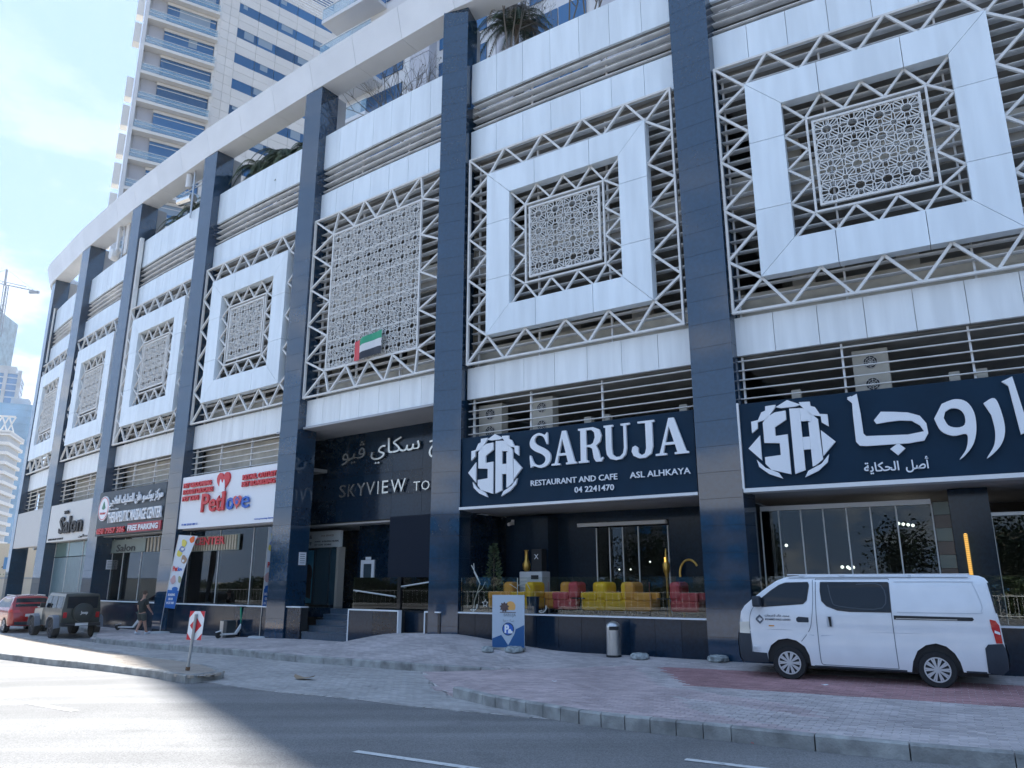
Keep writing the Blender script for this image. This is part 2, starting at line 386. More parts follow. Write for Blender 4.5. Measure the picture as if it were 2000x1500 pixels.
def pave(poly, zf, ang, mats, pick, name_parent, L=.2, Wd=.1, h=.05, near=0, label=None, gap=.011, rnd=.002):
    """running-bond pavers clipped to a polygon"""
    ca, sa = cos(ang), sin(ang)
    pts = [(x * ca + y * sa, -x * sa + y * ca) for x, y in poly]
    u0, u1 = min(p[0] for p in pts), max(p[0] for p in pts); v0, v1 = min(p[1] for p in pts), max(p[1] for p in pts)
    items = []
    for j in range(int((v1 - v0) / Wd) + 1):
        v = v0 + (j + .5) * Wd; off = (j % 2) * L / 2
        for i in range(int((u1 - u0) / L) + 2):
            u = u0 + (i + .5) * L - off; x, y = u * ca - v * sa, u * sa + v * ca
            if y < 7.4 and x < 15 and y < 7.5: pass
            if inpoly(x, y, poly): items.append((x, y))
    items.sort(key=lambda p: p[0] ** 2 * .6 + p[1] ** 2)
    bs = [MB() for _ in mats]
    prot = {}
    for k, (x, y) in enumerate(items):
        mi = pick(x, y); z = zf(x, y) + random.uniform(-rnd, rnd)
        hl, hw = (L - gap) / 2, (Wd - gap) / 2
        if k < near:
            if mi not in prot:
                b = MB(); c = .004
                vs = [(-hl, -hw, -h), (hl, -hw, -h), (hl, hw, -h), (-hl, hw, -h), (-hl, -hw, -c), (hl, -hw, -c), (hl, hw, -c), (-hl, hw, -c), (-hl + c, -hw + c, 0), (hl - c, -hw + c, 0), (hl - c, hw - c, 0), (-hl + c, hw - c, 0)]
                b.add(vs, [(0, 1, 5, 4), (1, 2, 6, 5), (2, 3, 7, 6), (3, 0, 4, 7), (4, 5, 9, 8), (5, 6, 10, 9), (6, 7, 11, 10), (7, 4, 8, 11), (8, 9, 10, 11)])
                prot[mi] = b.mesh('paver', mats[mi])
            link('paver', prot[mi], name_parent, (x, y, z), ang + random.uniform(-.006, .006)); continue
        b = bs[mi]; cs = []
        for sx_, sy_ in ((-1, -1), (1, -1), (1, 1), (-1, 1)):
            px, py = x + sx_ * hl * ca - sy_ * hw * sa, y + sx_ * hl * sa + sy_ * hw * ca
            cs.append((px, py, zf(px, py) + (z - zf(x, y))))
        lo = [(a, c_, d - h) for a, c_, d in cs]
        b.add(lo + cs, [(4, 5, 6, 7), (0, 1, 5, 4), (1, 2, 6, 5), (2, 3, 7, 6), (3, 0, 4, 7)])
    for b, m in zip(bs, mats):
        if b.f: tag(b.build('paving_field', m, name_parent, fixn=False), kind='stuff')
    return len(items)
def bed(name, poly, zf, dz, m, n=40):
    """sand bed under the pavers, follows the surface"""
    x0, x1 = min(p[0] for p in poly), max(p[0] for p in poly); y0, y1 = min(p[1] for p in poly), max(p[1] for p in poly)
    st = .5; pts = [Vector(p) for p in poly]; k = len(pts)
    i = 0
    while x0 + i * st < x1:
        j = 0
        while y0 + j * st < y1:
            if inpoly(x0 + i * st, y0 + j * st, poly): pts.append(Vector((x0 + i * st, y0 + j * st)))
            j += 1
        i += 1
    r = delaunay_2d_cdt(pts, [], [list(range(k))], 1, 1e-5)
    b = MB(); b.add([(v.x, v.y, zf(v.x, v.y) + dz) for v in r[0]], [tuple(f) for f in r[2]])
    return tag(b.build(name, m, fixn=False), kind='structure')
def kerbline(parent, pts, ztop, length=1.0, w=.14, short=None, closed=False):
    P_ = [Vector((x, y)) for x, y in pts]; seg = []; acc = 0
    d = [0]
    for a, b in zip(P_[:-1], P_[1:]): d.append(d[-1] + (b - a).length)
    def at(t):
        for i in range(len(d) - 1):
            if t <= d[i + 1] + 1e-9: f = (t - d[i]) / (d[i + 1] - d[i]); return P_[i].lerp(P_[i + 1], f)
        return P_[-1]
    t = 0
    while t < d[-1] - .05:
        s_ = length if not (short and short[0] <= t < short[1]) else .36
        e = min(t + s_, d[-1]); a, b = at(t), at(e - .012)
        b_ = MB(); dr = (b - a).normalized(); n = Vector((-dr.y, dr.x)) * (w / 2)
        za, zb = ztop(a.x, a.y), ztop(b.x, b.y); j = random.uniform(-.004, .004)
        ch = .02
        rows = []
        for (q, z) in ((a, za + j), (b, zb + j)):
            rows.append([(q.x - n.x, q.y - n.y, z - .26), (q.x - n.x, q.y - n.y, z - ch), (q.x - n.x * .72, q.y - n.y * .72, z), (q.x + n.x * .72, q.y + n.y * .72, z), (q.x + n.x, q.y + n.y, z - ch), (q.x + n.x, q.y + n.y, z - .26)])
        vs = rows[0] + rows[1]
        b_.add(vs, [(k, k + 1, k + 7, k + 6) for k in range(5)] + [(5, 4, 3, 2, 1, 0), (6, 7, 8, 9, 10, 11)])
        b_.build('kerb_stone', kerb_m, parent); t = e
u_pave = bed('pavement', UPOLY, zU, -.008, sand_m)
pave(UPOLY, zU, R_(-36), [paver_grey, paver_pink], lambda x, y: 0, u_pave)
v_pave = bed('pavement', VPOLY, zV, -.008, sand_m)
def vpick(x, y):
    c = (x - 5.2) * .874 - (y - 8.95) * .486; d = (x - 5.2) * .486 + (y - 8.95) * .874
    if x < 2.6: return 2
    if 3.55 < d < 6.0 and x > 3.1: return 1
    if d < 3.55 and x < 4.2 and (math.sin(x * 3.1 + y * 2.3) > .2): return 2
    return 0
pave(VPOLY, zV, R_(-29), [paver_grey, paver_red, paver_pink], vpick, v_pave, near=280)
SLIP = [(-6.6, 16.4), (-4.42, 14.72), (-2.6, 13.74), (-1.87, 13.19), (-.67, 12.5), (.55, 11.85), (-.96, 13.9)] + MOUTH[1:] + KU[::-1][3:-3] + [(-17.6, 30.4), (-20, 34), (-30, 44), (-34, 42), (-19.2, 29.7), (-12.6, 23.6), (-9.0, 20.0), (-7.2, 18.3), (-5.95, 16.6)]
slip = bed('road_paving', SLIP, lambda x, y: gp(x) - .160, -.004, sand_m)
pave(SLIP, lambda x, y: gp(x) - .154, R_(-38), [paver_slip], lambda x, y: 0, slip, rnd=.0015)
ISL = [(-34, 42), (-19.25, 29.88), (-12.58, 23.77), (-9.0, 20.14), (-7.1, 18.2), (-6.05, 16.75), (-5.92, 16.3), (-6.1, 15.95), (-6.45, 15.9), (-7.46, 16.95), (-10.2, 19.37), (-14.15, 22.1), (-15.67, 23.07), (-38, 37)]
isl = bed('traffic_island', ISL, lambda x, y: gp(x) - .02, -.016, sand_m)
pave(ISL, lambda x, y: gp(x) - .02, R_(-38), [paver_sand], lambda x, y: 0, isl)
kb = tag(empty('kerb', (0, 0, 0)), kind='structure')
kerbline(kb, KU, lambda x, y: gp(x) + .008 - max(0, (x + .3)) * .11, .9)
kerbline(kb, KR, lambda x, y: .012, 1.0, short=(.4, 5.2))
kerbline(kb, ISL[1:] , lambda x, y: gp(x) - .012, .9)
kerbline(kb, MOUTH[1:-1], lambda x, y: -.15, .5, w=.08)
mk = tag(empty('road_marking', (0, 0, 0)), kind='structure')
def dash(a, b, w):
    a, b = Vector(a), Vector(b); d = (b - a).normalized(); n = Vector((-d.y, d.x)) * w / 2
    bb = MB(); z = -.163
    bb.quad(*[(q.x, q.y, gp(q.x) + z) for q in (a - n, b - n, b + n, a + n)]); bb.build('dash', paint_w, mk, fixn=False)
dash((-8.18, 13.67), (-6.78, 12.62), .12); dash((-1.85, 9.72), (-.15, 8.72), .11); dash((1.95, 9.3), (3.4, 8.45), .11); dash((-11.2, 15.9), (-9.8, 14.85), .12)
dash((1.2, 7.9), (2.9, 6.9), .11)
# ------------------------------------------------------------------ the podium building
ORG = Vector((BAY[3][0], BAY[3][1], 0))
POD = thing('podium_building', 'curved podium block with dark stone pillars, white spandrel bands and patterned square screens', 'building', ORG)
def bpart(name, i):
    e = empty(name, Vector((BAY[i][0], BAY[i][1], 0)) - ORG, -R_(BAY[i][2]), POD); return e
# pillars of stacked polished stone blocks
PIL = []
for k in range(-1, 7):
    if k < 0: A = P(0, XR[0] + 1.0, -.06); B = P(0, XR[0], -.06)
    elif k < 6: A = P(k, XL[k], -.08); B = P(k + 1, XR[k + 1], -.15 if k == 1 else -.11)
    else: A = P(6, XL[6], -.06); B = P(6, XL[6] - .95, -.02)
    d = (A - B); w = d.length; ang = math.atan2(d.y, d.x)
    e = empty('pillar', Vector((B.x, B.y, 0)) - ORG, ang, POD); PIL.append((B, ang, w))
    b = MB(); b.box(.012, w - .012, .014, .80, -.3, 20.6); b.build('pillar_core', joint_m, e)
    hb = MB(); h0 = .598
    hb.box(0, w, 0, .82, 0, h0); me = hb.mesh('tile', granite)
    z = 0.0 if k < 4 else -.15
    z0 = z - .02
    n = 0
    while z0 < 20.5:
        link('tile', me, e, (0, 0, z0)); z0 += .605; n += 1
    b = MB(); b.box(.08, w - .08, .83, 1.30, 16.9, 20.53); b.build('inner_column', grey_col, e)
# spandrel bands made of panels following a slight bow
def band(i, z0, z1, npan, m, name, bow=.05, y0=.26):
    e = bpart(name, i); xl, xr = XL[i] - .05, XR[i] + .05
    for k in range(npan):
        a = xl + (xr - xl) * k / npan; c = xl + (xr - xl) * (k + 1) / npan
        f = lambda x: y0 - bow * (1 - ((x - (xl + xr) / 2) / ((xr - xl) / 2)) ** 2)
        b = MB(); g = .006
        p0, p1 = Vector((a + g, f(a))), Vector((c - g, f(c)))
        vs = [(q.x, q.y + dy, z) for z in (z0, z1) for dy in (0, .09) for q in (p0, p1)]
        b.add(vs, [(0, 2, 3, 1), (4, 5, 7, 6), (0, 1, 5, 4), (2, 6, 7, 3), (0, 4, 6, 2), (1, 3, 7, 5)])
        b.build('panel', m, e)
    b = MB(); b.box(xl, xr, y0 + .10, y0 + .24, z0 + .02, z1 - .02); b.build('backing', conc_dk, e)
    return e
def slats(e, x0, x1, z0, z1, pitch, y, depth=.15, tilt=32, m=None, mull=(), name='slat', bow=0):
    xc, hw = (x0 + x1) / 2, (x1 - x0) / 2; n = int((z1 - z0) / pitch); t = R_(tilt)
    b = MB(); S = 6 if bow else 1
    prof = [(-depth / 2, -.006), (-depth * .3, -.02), (depth / 2, -.004), (depth / 2, .004), (-depth * .2, .02), (-depth / 2, .010)]
    prof = [(a * cos(t) - c * sin(t), a * sin(t) + c * cos(t)) for a, c in prof]
    vs = []; xs = [x0 + (x1 - x0) * k / S for k in range(S + 1)]
    for x in xs:
        for a, c in prof: vs.append((x, a - bow * (1 - ((x - xc) / hw) ** 2), c))
    fs = [(k * 6 + j, k * 6 + (j + 1) % 6, (k + 1) * 6 + (j + 1) % 6, (k + 1) * 6 + j) for k in range(S) for j in range(6)] + [(5, 4, 3, 2, 1, 0), tuple(S * 6 + j for j in range(6))]
    b.add(vs, fs); me = b.mesh(name, m or louvre_m)
    for k in range(n): link(name, me, e, (0, y, z0 + (k + .5) * (z1 - z0) / n))
    for x in mull:
        b = MB(); b.box(x - .022, x + .022, y + .04, y + .11, z0, z1); b.build('louvre_post', louvre_m, e)
def zig(e, outer, inner, no, ni, m, y=.045, w=.062, d=.075):
    """zigzag bracing between two nested rectangles (x0,x1,z0,z1)"""
    def side(a, b, n): return [Vector(a).lerp(Vector(b), k / n) for k in range(n + 1)]
    ox0, ox1, oz0, oz1 = outer; ix0, ix1, iz0, iz1 = inner
    OC = [(ox0, oz1), (ox1, oz1), (ox1, oz0), (ox0, oz0)]; IC = [(ix0, iz1), (ix1, iz1), (ix1, iz0), (ix0, iz0)]
    for s_ in range(4):
        o = side(OC[s_], OC[(s_ + 1) % 4], no); q = side(IC[s_], IC[(s_ + 1) % 4], ni)
        seq = []
        if no > ni:
            for k in range(ni + 1):
                seq.append((o[k], q[k])); seq.append((q[k], o[k + 1]))
            seq = seq[:-1] if s_ != 99 else seq
        for a, b in seq[0:]:
            if s_ and False: continue
            t = (b - a).normalized() * .012; sh = .03
            aa, bb = a + t, b - t
            mb = MB(); mb.bar((aa.x, y, aa.y), (bb.x, y, bb.y), w, d); mb.build('strut', m, e)
def rect_frame(name, e, x0, x1, z0, z1, w, d, y, m):
    b = MB()
    b.box(x0, x1, y, y + d, z1 - w, z1); b.box(x0, x1, y, y + d, z0, z0 + w)
    b.box(x0, x0 + w, y + .001, y + d - .001, z0 + w, z1 - w); b.box(x1 - w, x1, y + .001, y + d - .001, z0 + w, z1 - w)
    return b.build(name, m, e)
def lattice_mesh(w, h, nx, ny, y0=0, th=.017, dp=.03):
    """eight-fold star lattice: stars on the grid nodes, octagons at the cell centres"""
    b = MB(); ax, ay = w / nx, h / ny
    def seg(p, q):
        p = Vector(p); q = Vector(q)
        if min(p.x, q.x) < -.001 or max(p.x, q.x) > w + .001 or min(p.y, q.y) < -.001 or max(p.y, q.y) > h + .001:
            return
        d = q - p
        if d.length < 1e-4: return
        n = Vector((-d.y, d.x)).normalized() * th / 2
        vs = [(v.x, y, v.y) for y in (y0, y0 + dp) for v in (p - n, q - n, q + n, p + n)]
        b.add(vs, [(0, 1, 2, 3), (7, 6, 5, 4), (0, 4, 5, 1), (2, 6, 7, 3)])
    def petal(cx, cy, ang, r0, r1, pw):
        pts = [(r0, 0), (r0 + .05, pw), (r1 - .05, pw), (r1, 0), (r1 - .05, -pw), (r0 + .05, -pw)]
        ca, sa = cos(ang), sin(ang)
        q = [(cx + (a * ca - c * sa) * ax, cy + (a * sa + c * ca) * ay) for a, c in pts]
        for k in range(6): seg(q[k], q[(k + 1) % 6])
        return q
    for i in range(nx + 1):
        for j in range(ny + 1):
            cx, cy = i * ax, j * ay
            for k in range(8):
                if k % 2 == 0:
                    petal(cx, cy, k * pi / 4, .10, .485, .055)
                else: petal(cx, cy, k * pi / 4, .12, .50, .060)
    for i in range(nx):
        for j in range(ny):
            cx, cy = (i + .5) * ax, (j + .5) * ay; r = .205
            o = [(cx + r * cos(pi / 8 + k * pi / 4) * ax, cy + r * sin(pi / 8 + k * pi / 4) * ay) for k in range(8)]
            for k in range(8):
                seg(o[k], o[(k + 1) % 8])
                a = k * pi / 4
            for k in range(4):
                a = k * pi / 2
                m_ = (cx + .5 * cos(a) * ax, cy + .5 * sin(a) * ay)
                for s2 in (-1, 1):
                    tip = (cx + (.445 * cos(a) - s2 * .055 * 0 * sin(a)) * ax - s2 * .11 * sin(a) * ax * 1.0, cy + .445 * sin(a) * ay + s2 * .11 * cos(a) * ay)
                    ov = (cx + r * cos(a + s2 * pi / 8) * ax, cy + r * sin(a + s2 * pi / 8) * ay)
                    seg(ov, tip)
    return b
sq_panels = None
LAT_SM = lattice_mesh(2.26, 2.16, 4, 4, 0, .019).mesh('lattice', frame_m)
LAT_BIG = lattice_mesh(4.37, 5.05, 8, 10, 0, .018).mesh('lattice', frame_m)
ZT, ZB, ZC = 14.77, 7.96, 11.365
for i in range(7):
    xl, xr = XL[i], XR[i]; npn = 7 if i in (0, 1, 2) else 9
    if i == 0: npn = 8
    band(i, 17.04, 18.50, npn, white_panel, 'parapet_band')
    band(i, 14.86, 15.95, npn, white_panel, 'white_band')
    band(i, 6.98, 7.93, npn, white_low, 'lower_band')
    e = bpart('upper_louvre', i); slats(e, xl, xr, 15.98, 17.03, .262, .42, .25, 4, bow=.05, mull=[xl + (xr - xl) * f for f in (.31, .68)])
    e = bpart('screen_louvre', i); slats(e, xl, xr, 7.98, 14.82, .31, .50, .25, 5, mull=[xl + .14, xl + (xr - xl) * .33, xl + (xr - xl) * .66])
    if i != 2:
        e = bpart('lower_louvre', i); slats(e, xl, xr, 5.82, 6.97, .197, .34, .13, 6, m=frame_m, mull=[xl + .12, xl + (xr - xl) * .3, xl + (xr - xl) * .62])
    # screen frame
    e = bpart('screen_frame', i); F = (-3.385, 3.385, ZB, ZT)
    rect_frame('frame_rail', e, *F, .055, .09, 0, frame_m)
    if i == 2:
        I = (-2.28, 2.12, 8.78, 13.93)
        zig(e, F, I, 5, 4, frame_m)
        rect_frame('lattice_rail', e, *I, .06, .07, .005, frame_m)
        link('lattice', LAT_BIG, e, (-2.265, .02, 8.83))
        b = MB()
        for k in range(1, 5): b.box(-2.24, 2.08, .03, .05, 8.83 + 1.01 * k - .012, 8.83 + 1.01 * k + .012)
        b.build('panel_joint_rail', frame_m, e)
    else:
        hs, hi = 2.62, 1.80
        zig(e, F, (-hs, hs, ZC - hs, ZC + hs), 5, 4, frame_m)
        ic = (-1.30, 1.30, ZC - 1.27, ZC + 1.25)
        zig(e, (-hi, hi, ZC - hi, ZC + hi), ic, 4, 3, frame_m, w=.055, d=.06)
        rect_frame('inner_rail', e, *ic, .05, .07, .0, frame_m)
        rect_frame('lattice_rail', e, -1.17, 1.16, ZC - 1.11, ZC + 1.13, .055, .07, .01, frame_m)
        link('lattice', LAT_SM, e, (-1.135, .03, ZC - 1.07))
        # white square surround of mitred boxes
        q = bpart('square_surround', i); g = .007
        def pan(poly):
            b = MB(); b.prism(poly, lambda a, c, d: (a, d, c), -.08, .22); b.build('panel', white_panel, q)
        J = .91
        for rot in range(4):
            tr = [lambda a, c: (a, ZC + c), lambda a, c: (c, ZC - a), lambda a, c: (-a, ZC - c), lambda a, c: (-c, ZC + a)][rot]
            for poly in ([(-hs + g, hs), (-J - g, hs), (-J - g, hi), (-hi + g, hi)], [(-J + g, hs), (J - g, hs), (J - g, hi), (-J + g, hi)], [(J + g, hs), (hs - g, hs), (hi - g, hi), (J + g, hi)]):
                pan([tr(a, c) for a, c in poly])
    # car park levels behind the screens
    e = bpart('car_park_deck', i); b = MB()
    for z0, z1 in ((7.0, 7.35), (10.9, 11.25), (14.7, 15.0), (16.6, 16.95)): b.box(xl - .9, xr + .9, .62, 9, z0, z1)
    b.build('floor_slab', conc_dk, e)
    b = MB(); b.box(xl - .9, xr + .9, 8.6, 8.9, 3.8, 16.6); b.build('back_wall', conc_dk, e)
    b = MB(); b.box(xl - .3, xr + .3, .95, 1.1, 7.36, 8.75); b.box(xl - .3, xr + .3, .95, 1.1, 11.26, 12.0); b.build('inner_parapet', beige_wall, e)
    b = MB()
    for x in (xl + .9, xl + 3.6): b.box(x, x + .55, 4.2, 4.75, 7.36, 14.69)
    b.build('inner_column', beige_wall, e)
# curved roof beam with its cladding panels
be = empty('roof_beam', -ORG, 0, POD)
nodes = []
for i in range(0, 7):
    xa, xb = (XR[i] + .45), (XL[i] - .45)
    if i == 0: xa = 12
    for f in ((0, .34, .67) if i else (0, .2, .4, .6, .8)):
        x = xa + (xb - xa) * f; nodes.append((P(i, x, 0), Vector((sin(R_(BAY[i][2])), cos(R_(BAY[i][2])), 0))))
t6 = R_(BAY[6][2])
for k, (x, y, dt) in enumerate(((-3.6, .0, 2), (-4.6, .1, 9), (-5.5, .42, 20), (-6.3, 1.1, 34), (-6.9, 2.1, 52), (-7.1, 3.4, 74))):
    t = t6 + R_(dt); nodes.append((P(6, x, y), Vector((sin(t), cos(t), 0))))
for k in range(len(nodes) - 1):
    (p, n), (q, m2) = nodes[k], nodes[k + 1]
    def ring(c, nn, s):
        pr = [(-.12, 20.54), (-.42, 21.72), (-.30, 21.80), (.72, 21.80), (.72, 20.54)]
        return [Vector((c.x, c.y, 0)) + nn * a + Vector((0, 0, z)) for a, z in pr]
    d = (q - p).normalized() * .007
    vs = ring(p + d, n, 0) + ring(q - d, m2, 0)
    b = MB(); b.add(vs, [(j, (j + 1) % 5, 5 + (j + 1) % 5, 5 + j) for j in range(5)] + [(4, 3, 2, 1, 0), (5, 6, 7, 8, 9)])
    b.build('beam_panel', beam_m, be)
# end return of the block beyond the last pillar
rb = MB(); c0 = P(6, XL[6] - .95, .9); c1 = P(6, XL[6] - 3.4, 9)
e = bpart('end_wall', 6)
b = MB(); b.box(-3.9, -3.7, 1.2, 12, 3.6, 18.4); b.build('panel', white_low, e)
# roof deck (tower stands on it)
b = MB(); ring_ = [tuple(P(i, 0, 9))[:2] for i in range(7)]
b.prism([tuple(P(0, 25, 1.4))[:2], tuple(P(0, 0, 1.4))[:2]] + [tuple(P(i, 0, 1.4))[:2] for i in range(1, 7)] + [tuple(P(6, -4.0, 3))[:2], (-44, 84), (30, 84)], lambda a, c, d: (a, c, d), 16.96, 17.1)
o = b.build('roof_deck', concrete, POD); o.location = -ORG
b = MB(); b.prism([tuple(P(0, 25, 9))[:2]] + [tuple(P(i, 0, 9.3))[:2] for i in range(0, 7)] + [(-40, 82), (28, 82)], lambda a, c, d: (a, c, d), 0, 16.9)
o = b.build('podium_core', conc_dk, POD); o.location = -ORG
# ------------------------------------------------------------------ shop level
def plinth(i, x0, x1, z1=.93, pitch=.62, y=-.05, z0=-.3, trim=False):
    e = bpart('plinth', i); n = max(1, round((x1 - x0) / pitch))
    for k in range(n):
        a, c = x0 + (x1 - x0) * k / n, x0 + (x1 - x0) * (k + 1) / n
        b = MB(); b.box(a + .004, c - .004, y, y + .12, z0, z1); b.build('stone_panel', granite_dk, e)
    b = MB(); b.box(x0, x1, y + .02, y + .3, z0, z1 - .01); b.build('backing', joint_m, e)
    if trim:
        b = MB(); b.box(x0 - .03, x1 + .03, y - .012, y + .14, z1, z1 + .035); b.box(x0 - .035, x0, y - .012, y + .13, z0, z1); b.box(x1, x1 + .035, y - .012, y + .13, z0, z1)
        b.build('edge_trim', sign_white, e)
    else:
        b = MB(); b.box(x0, x1, y - .03, y + .3, z1 + .001, z1 + .035); b.build('sill', sign_white, e)
    return e
def balustrade(i, x0, x1, z0=.97, z1=1.88, n=4, y=.03):
    e = bpart('glass_balustrade', i)
    for k in range(n):
        a, c = x0 + (x1 - x0) * k / n, x0 + (x1 - x0) * (k + 1) / n
        b = MB(); b.box(a + .008, c - .008, y, y + .014, z0, z1); b.build('glass_pane', glass_bal, e)
    return e
def glazing(i, xs, z0, z1, y, m=None, w=.03, name='shopfront', head=None):
    e = bpart(name, i)
    for a, c in zip(xs[:-1], xs[1:]):
        b = MB(); b.box(a + w / 2, c - w / 2, y, y + .02, z0, z1); b.build('pane', m or glass_shop, e)
    for x in xs:
        b = MB(); b.box(x - w / 2 + .001, x + w / 2 - .001, y - .02, y + .05, z0, z1); b.build('mullion', frame_m if w < .04 else black_mat, e)
    if head:
        b = MB(); b.box(xs[0], xs[-1], y - .06, y + .06, z1 + .003, z1 + head); b.build('head_rail', pvc_white, e)
    return e
for i in (0, 1, 3, 4, 5, 6):
    e = bpart('shop_soffit', i); xl, xr = XL[i], XR[i]
    b = MB(); b.box(xl - .2, xr + .2, .2, 6 if i != 3 else 1.3, 3.72, 3.85); b.build('soffit', soffit_m, e)
    b = MB(); b.box(xl - .2, xr + .2, .3, 3.0, 5.62, 5.74); b.build('service_ledge', conc_dk, e)
    if i != 6:
        b = MB(); b.box(xl - .2, xr + .2, .35, 6.5 if i != 3 else 1.3, .78, .90); b.build('shop_floor', mat('floor_stone', (.09, .09, .085), .35) if 'floor_stone' not in MATS else MATS['floor_stone'], e)
        b = MB(); b.box(xl - .5, xl - .3, .84, 6, -.3, 3.7); b.build('side_wall', granite_dk, e); 
        if i != 3: b = MB(); b.box(xr + .3, xr + .5, .84, 6, -.3, 3.7); b.build('side_wall', granite_dk, e)
    if i >= 3:
        b = MB(); b.box(xl - .2, xr + .2, .95, 1.05, 5.74, 6.99); b.build('service_wall', beige_wall, e)
# bays with restaurant terraces
for i in (0, 1):
    plinth(i, XL[i] - .08, XR[i] + (3 if i == 0 else .02))
    balustrade(i, XL[i] + .02, XR[i] + (2.5 if i == 0 else -.02), n=5)
glazing(0, [-3.4, -2.99, -2.49, -2.0, -1.5, -1.0, -.48, .22], .92, 3.4, 1.5, head=.11)
e = bpart('tiled_column', 0)
for k in range(9):
    b = MB(); z = .92 + k * .28; b.box(.25, .55, 1.42, 1.6, z + .004, z + .276)
    b.build('tile', mat('tile_sage', (.14, .16, .13), .4) if k == 0 else (MATS['tile_sage'] if k % 2 == 0 else (MATS.get('tile_umber') or mat('tile_umber', (.10, .075, .055), .4))), e)
b = MB(); b.box(.56, 1.3, 1.45, 1.7, .92, 3.7); b.build('wall_panel', granite_dk, e)
glazing(0, [1.3, 1.95, 3.3, 4.4], .92, 3.1, 1.5, head=.07)
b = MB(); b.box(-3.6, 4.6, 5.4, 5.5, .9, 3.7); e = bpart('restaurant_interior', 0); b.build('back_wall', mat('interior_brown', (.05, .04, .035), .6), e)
for k in range(12):
    b = MB(); x, y, z = -3.0 + (k * 1.37) % 4.2, 2.2 + (k * .77) % 2.6, (2.62, 2.1, 3.1)[k % 3]; b.lathe([(.001, -.04), (.035, -.02), (.035, .02), (.001, .04)], (x, y, z), 8); b.build('pendant_lamp', glow_w, e)
# bay 1 back wall
e = bpart('terrace_back_wall', 1)
b = MB(); b.box(-3.6, -.52, 2.5, 2.7, .9, 3.72); b.box(1.70, 3.8, 2.5, 2.7, .9, 3.72); b.box(-.52, 1.7, 2.52, 2.7, 3.42, 3.72); b.build('wall_panel', granite_dk, e)
b = MB(); b.box(-3.05, -1.75, 1.9, 2.49, .9, 3.6); b.build('stone_pier', granite_dk, e)
b = MB(); b.box(-1.04, 1.67, 2.36, 2.49, 3.29, 3.39); b.build('head_rail', pvc_white, e)
glazing(1, [-.49, -.08, .33, .8, 1.67], .92, 3.25, 2.5)
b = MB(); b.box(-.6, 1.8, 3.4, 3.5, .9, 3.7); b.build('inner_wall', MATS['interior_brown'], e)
for k, (x, z) in enumerate(((-.05, 2.1), (.3, 2.1), (.9, 2.3))):
    b = MB(); b.lathe([(.001, -.03), (.03, 0), (.001, .03)], (x, 3.0, z), 8); b.build('pendant_lamp', glow_w, e)
b = MB(); b.cyl((-2.95, 1.85, 3.45), (-2.95, 1.65, 3.40), .05); b.box(-2.99, -2.91, 1.85, 1.9, 3.4, 3.55); b.build('camera_on_wall', pvc_white, e)
# bay 3, 4, 5 shopfronts
plinth(3, XL[3] + .02, XR[3]); glazing(3, [-3.38, -1.2, 1.0, 3.04], .97, 3.68, .55, w=.025)
plinth(4, XL[4] + .02, XR[4]); glazing(4, [-3.36, -2.2, -.35, 1.4, 3.06], .97, 3.68, .7, w=.035)
glazing(5, [-3.22, -1.2, .9, 2.95], -.1, 2.95, .45, frost, w=.03); glazing(5, [-3.22, -1.2, .9, 2.95], 2.99, 3.7, .45, mat('green_glass', (.12, .2, .19), .1, alpha=.9), w=.03)
for i in (3, 4):
    yb = 1.3 if i == 3 else 4.5
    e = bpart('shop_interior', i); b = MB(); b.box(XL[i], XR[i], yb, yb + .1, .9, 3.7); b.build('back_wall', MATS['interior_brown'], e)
    for k in range(4):
        b = MB(); x = -2.6 + k * 1.5; b.box(x, x + .7, yb - .45, yb - .05, .9, 1.5 + (k % 3) * .45); b.build('cabinet', beige_wall if k % 2 else MATS['interior_brown'], e)
    b = MB(); b.box(-2.2, -1.4, yb - .25, yb - .2, 1.5, 2.7); b.build('poster', mat('poster_brown', (.3, .2, .12), .6) if i == 3 else MATS['poster_brown'], e)
# entrance bay 2
e = bpart('entrance_porch', 2)
b = MB(); b.box(-4.9, 3.4, .15, 5.2, 6.90, 6.97); b.build('soffit', soffit_m, e)
for k in range(6):
    for j in range(4):
        a = -4.9 + k * 1.4; z = 3.80 + j * .79
        b = MB(); b.box(a + .004, a + 1.396, 1.9, 2.0, z + .004, z + .786); b.build('stone_panel', granite_dk, e)
b = MB(); b.box(-4.9, 3.5, 1.93, 2.3, 3.79, 6.96); b.build('backing', joint_m, e)
b = MB(); b.box(-6.2, 3.4, 2.02, 5, 3.72, 3.78); b.build('porch_ceiling', mat('porch_white', (.6, .6, .6), .6), e)
b = MB(); b.box(-6.2, 3.4, 1.3, 5.2, .60, .90); b.build('landing', granite_dk, e)
b = MB(); b.box(-3.15, 3.4, 2.75, 2.85, .9, 3.72); b.box(-6.3, -3.15, 4.2, 4.3, .9, 3.7); b.build('wall_panel', granite_dk, e)
b = MB(); b.box(.59, 2.40, .62, 1.7, 1.89, 3.72); b.build('shutter_box', shutter_m, e)
b = MB(); b.box(-.33, 2.95, .35, 1.3, -.3, .90); b.build('ramp_block', granite_dk, e)
st = bpart('entrance_steps', 2)
for k in range(5):
    b = MB(); b.box(-2.62, .1, .05 + .28 * k, .34 + .28 * k, -.3, .06 + .168 * (k + 1) - .04); b.box(-2.62, .1, .035 + .28 * k, .34 + .28 * k + .012, .06 + .168 * (k + 1) - .04 + .001, .06 + .168 * (k + 1))
    b.build('step', mat('step_stone', (.045, .075, .11), .3, 0, .2, 12) if k == 0 else MATS['step_stone'], st)
plinth(2, -3.38, -2.64, z1=.95, y=-.02); plinth(2, -.31, 1.76, trim=True, z1=.93, pitch=1.0, y=-.06); plinth(2, 2.84, 3.4, trim=False, z1=.93, y=-.06)
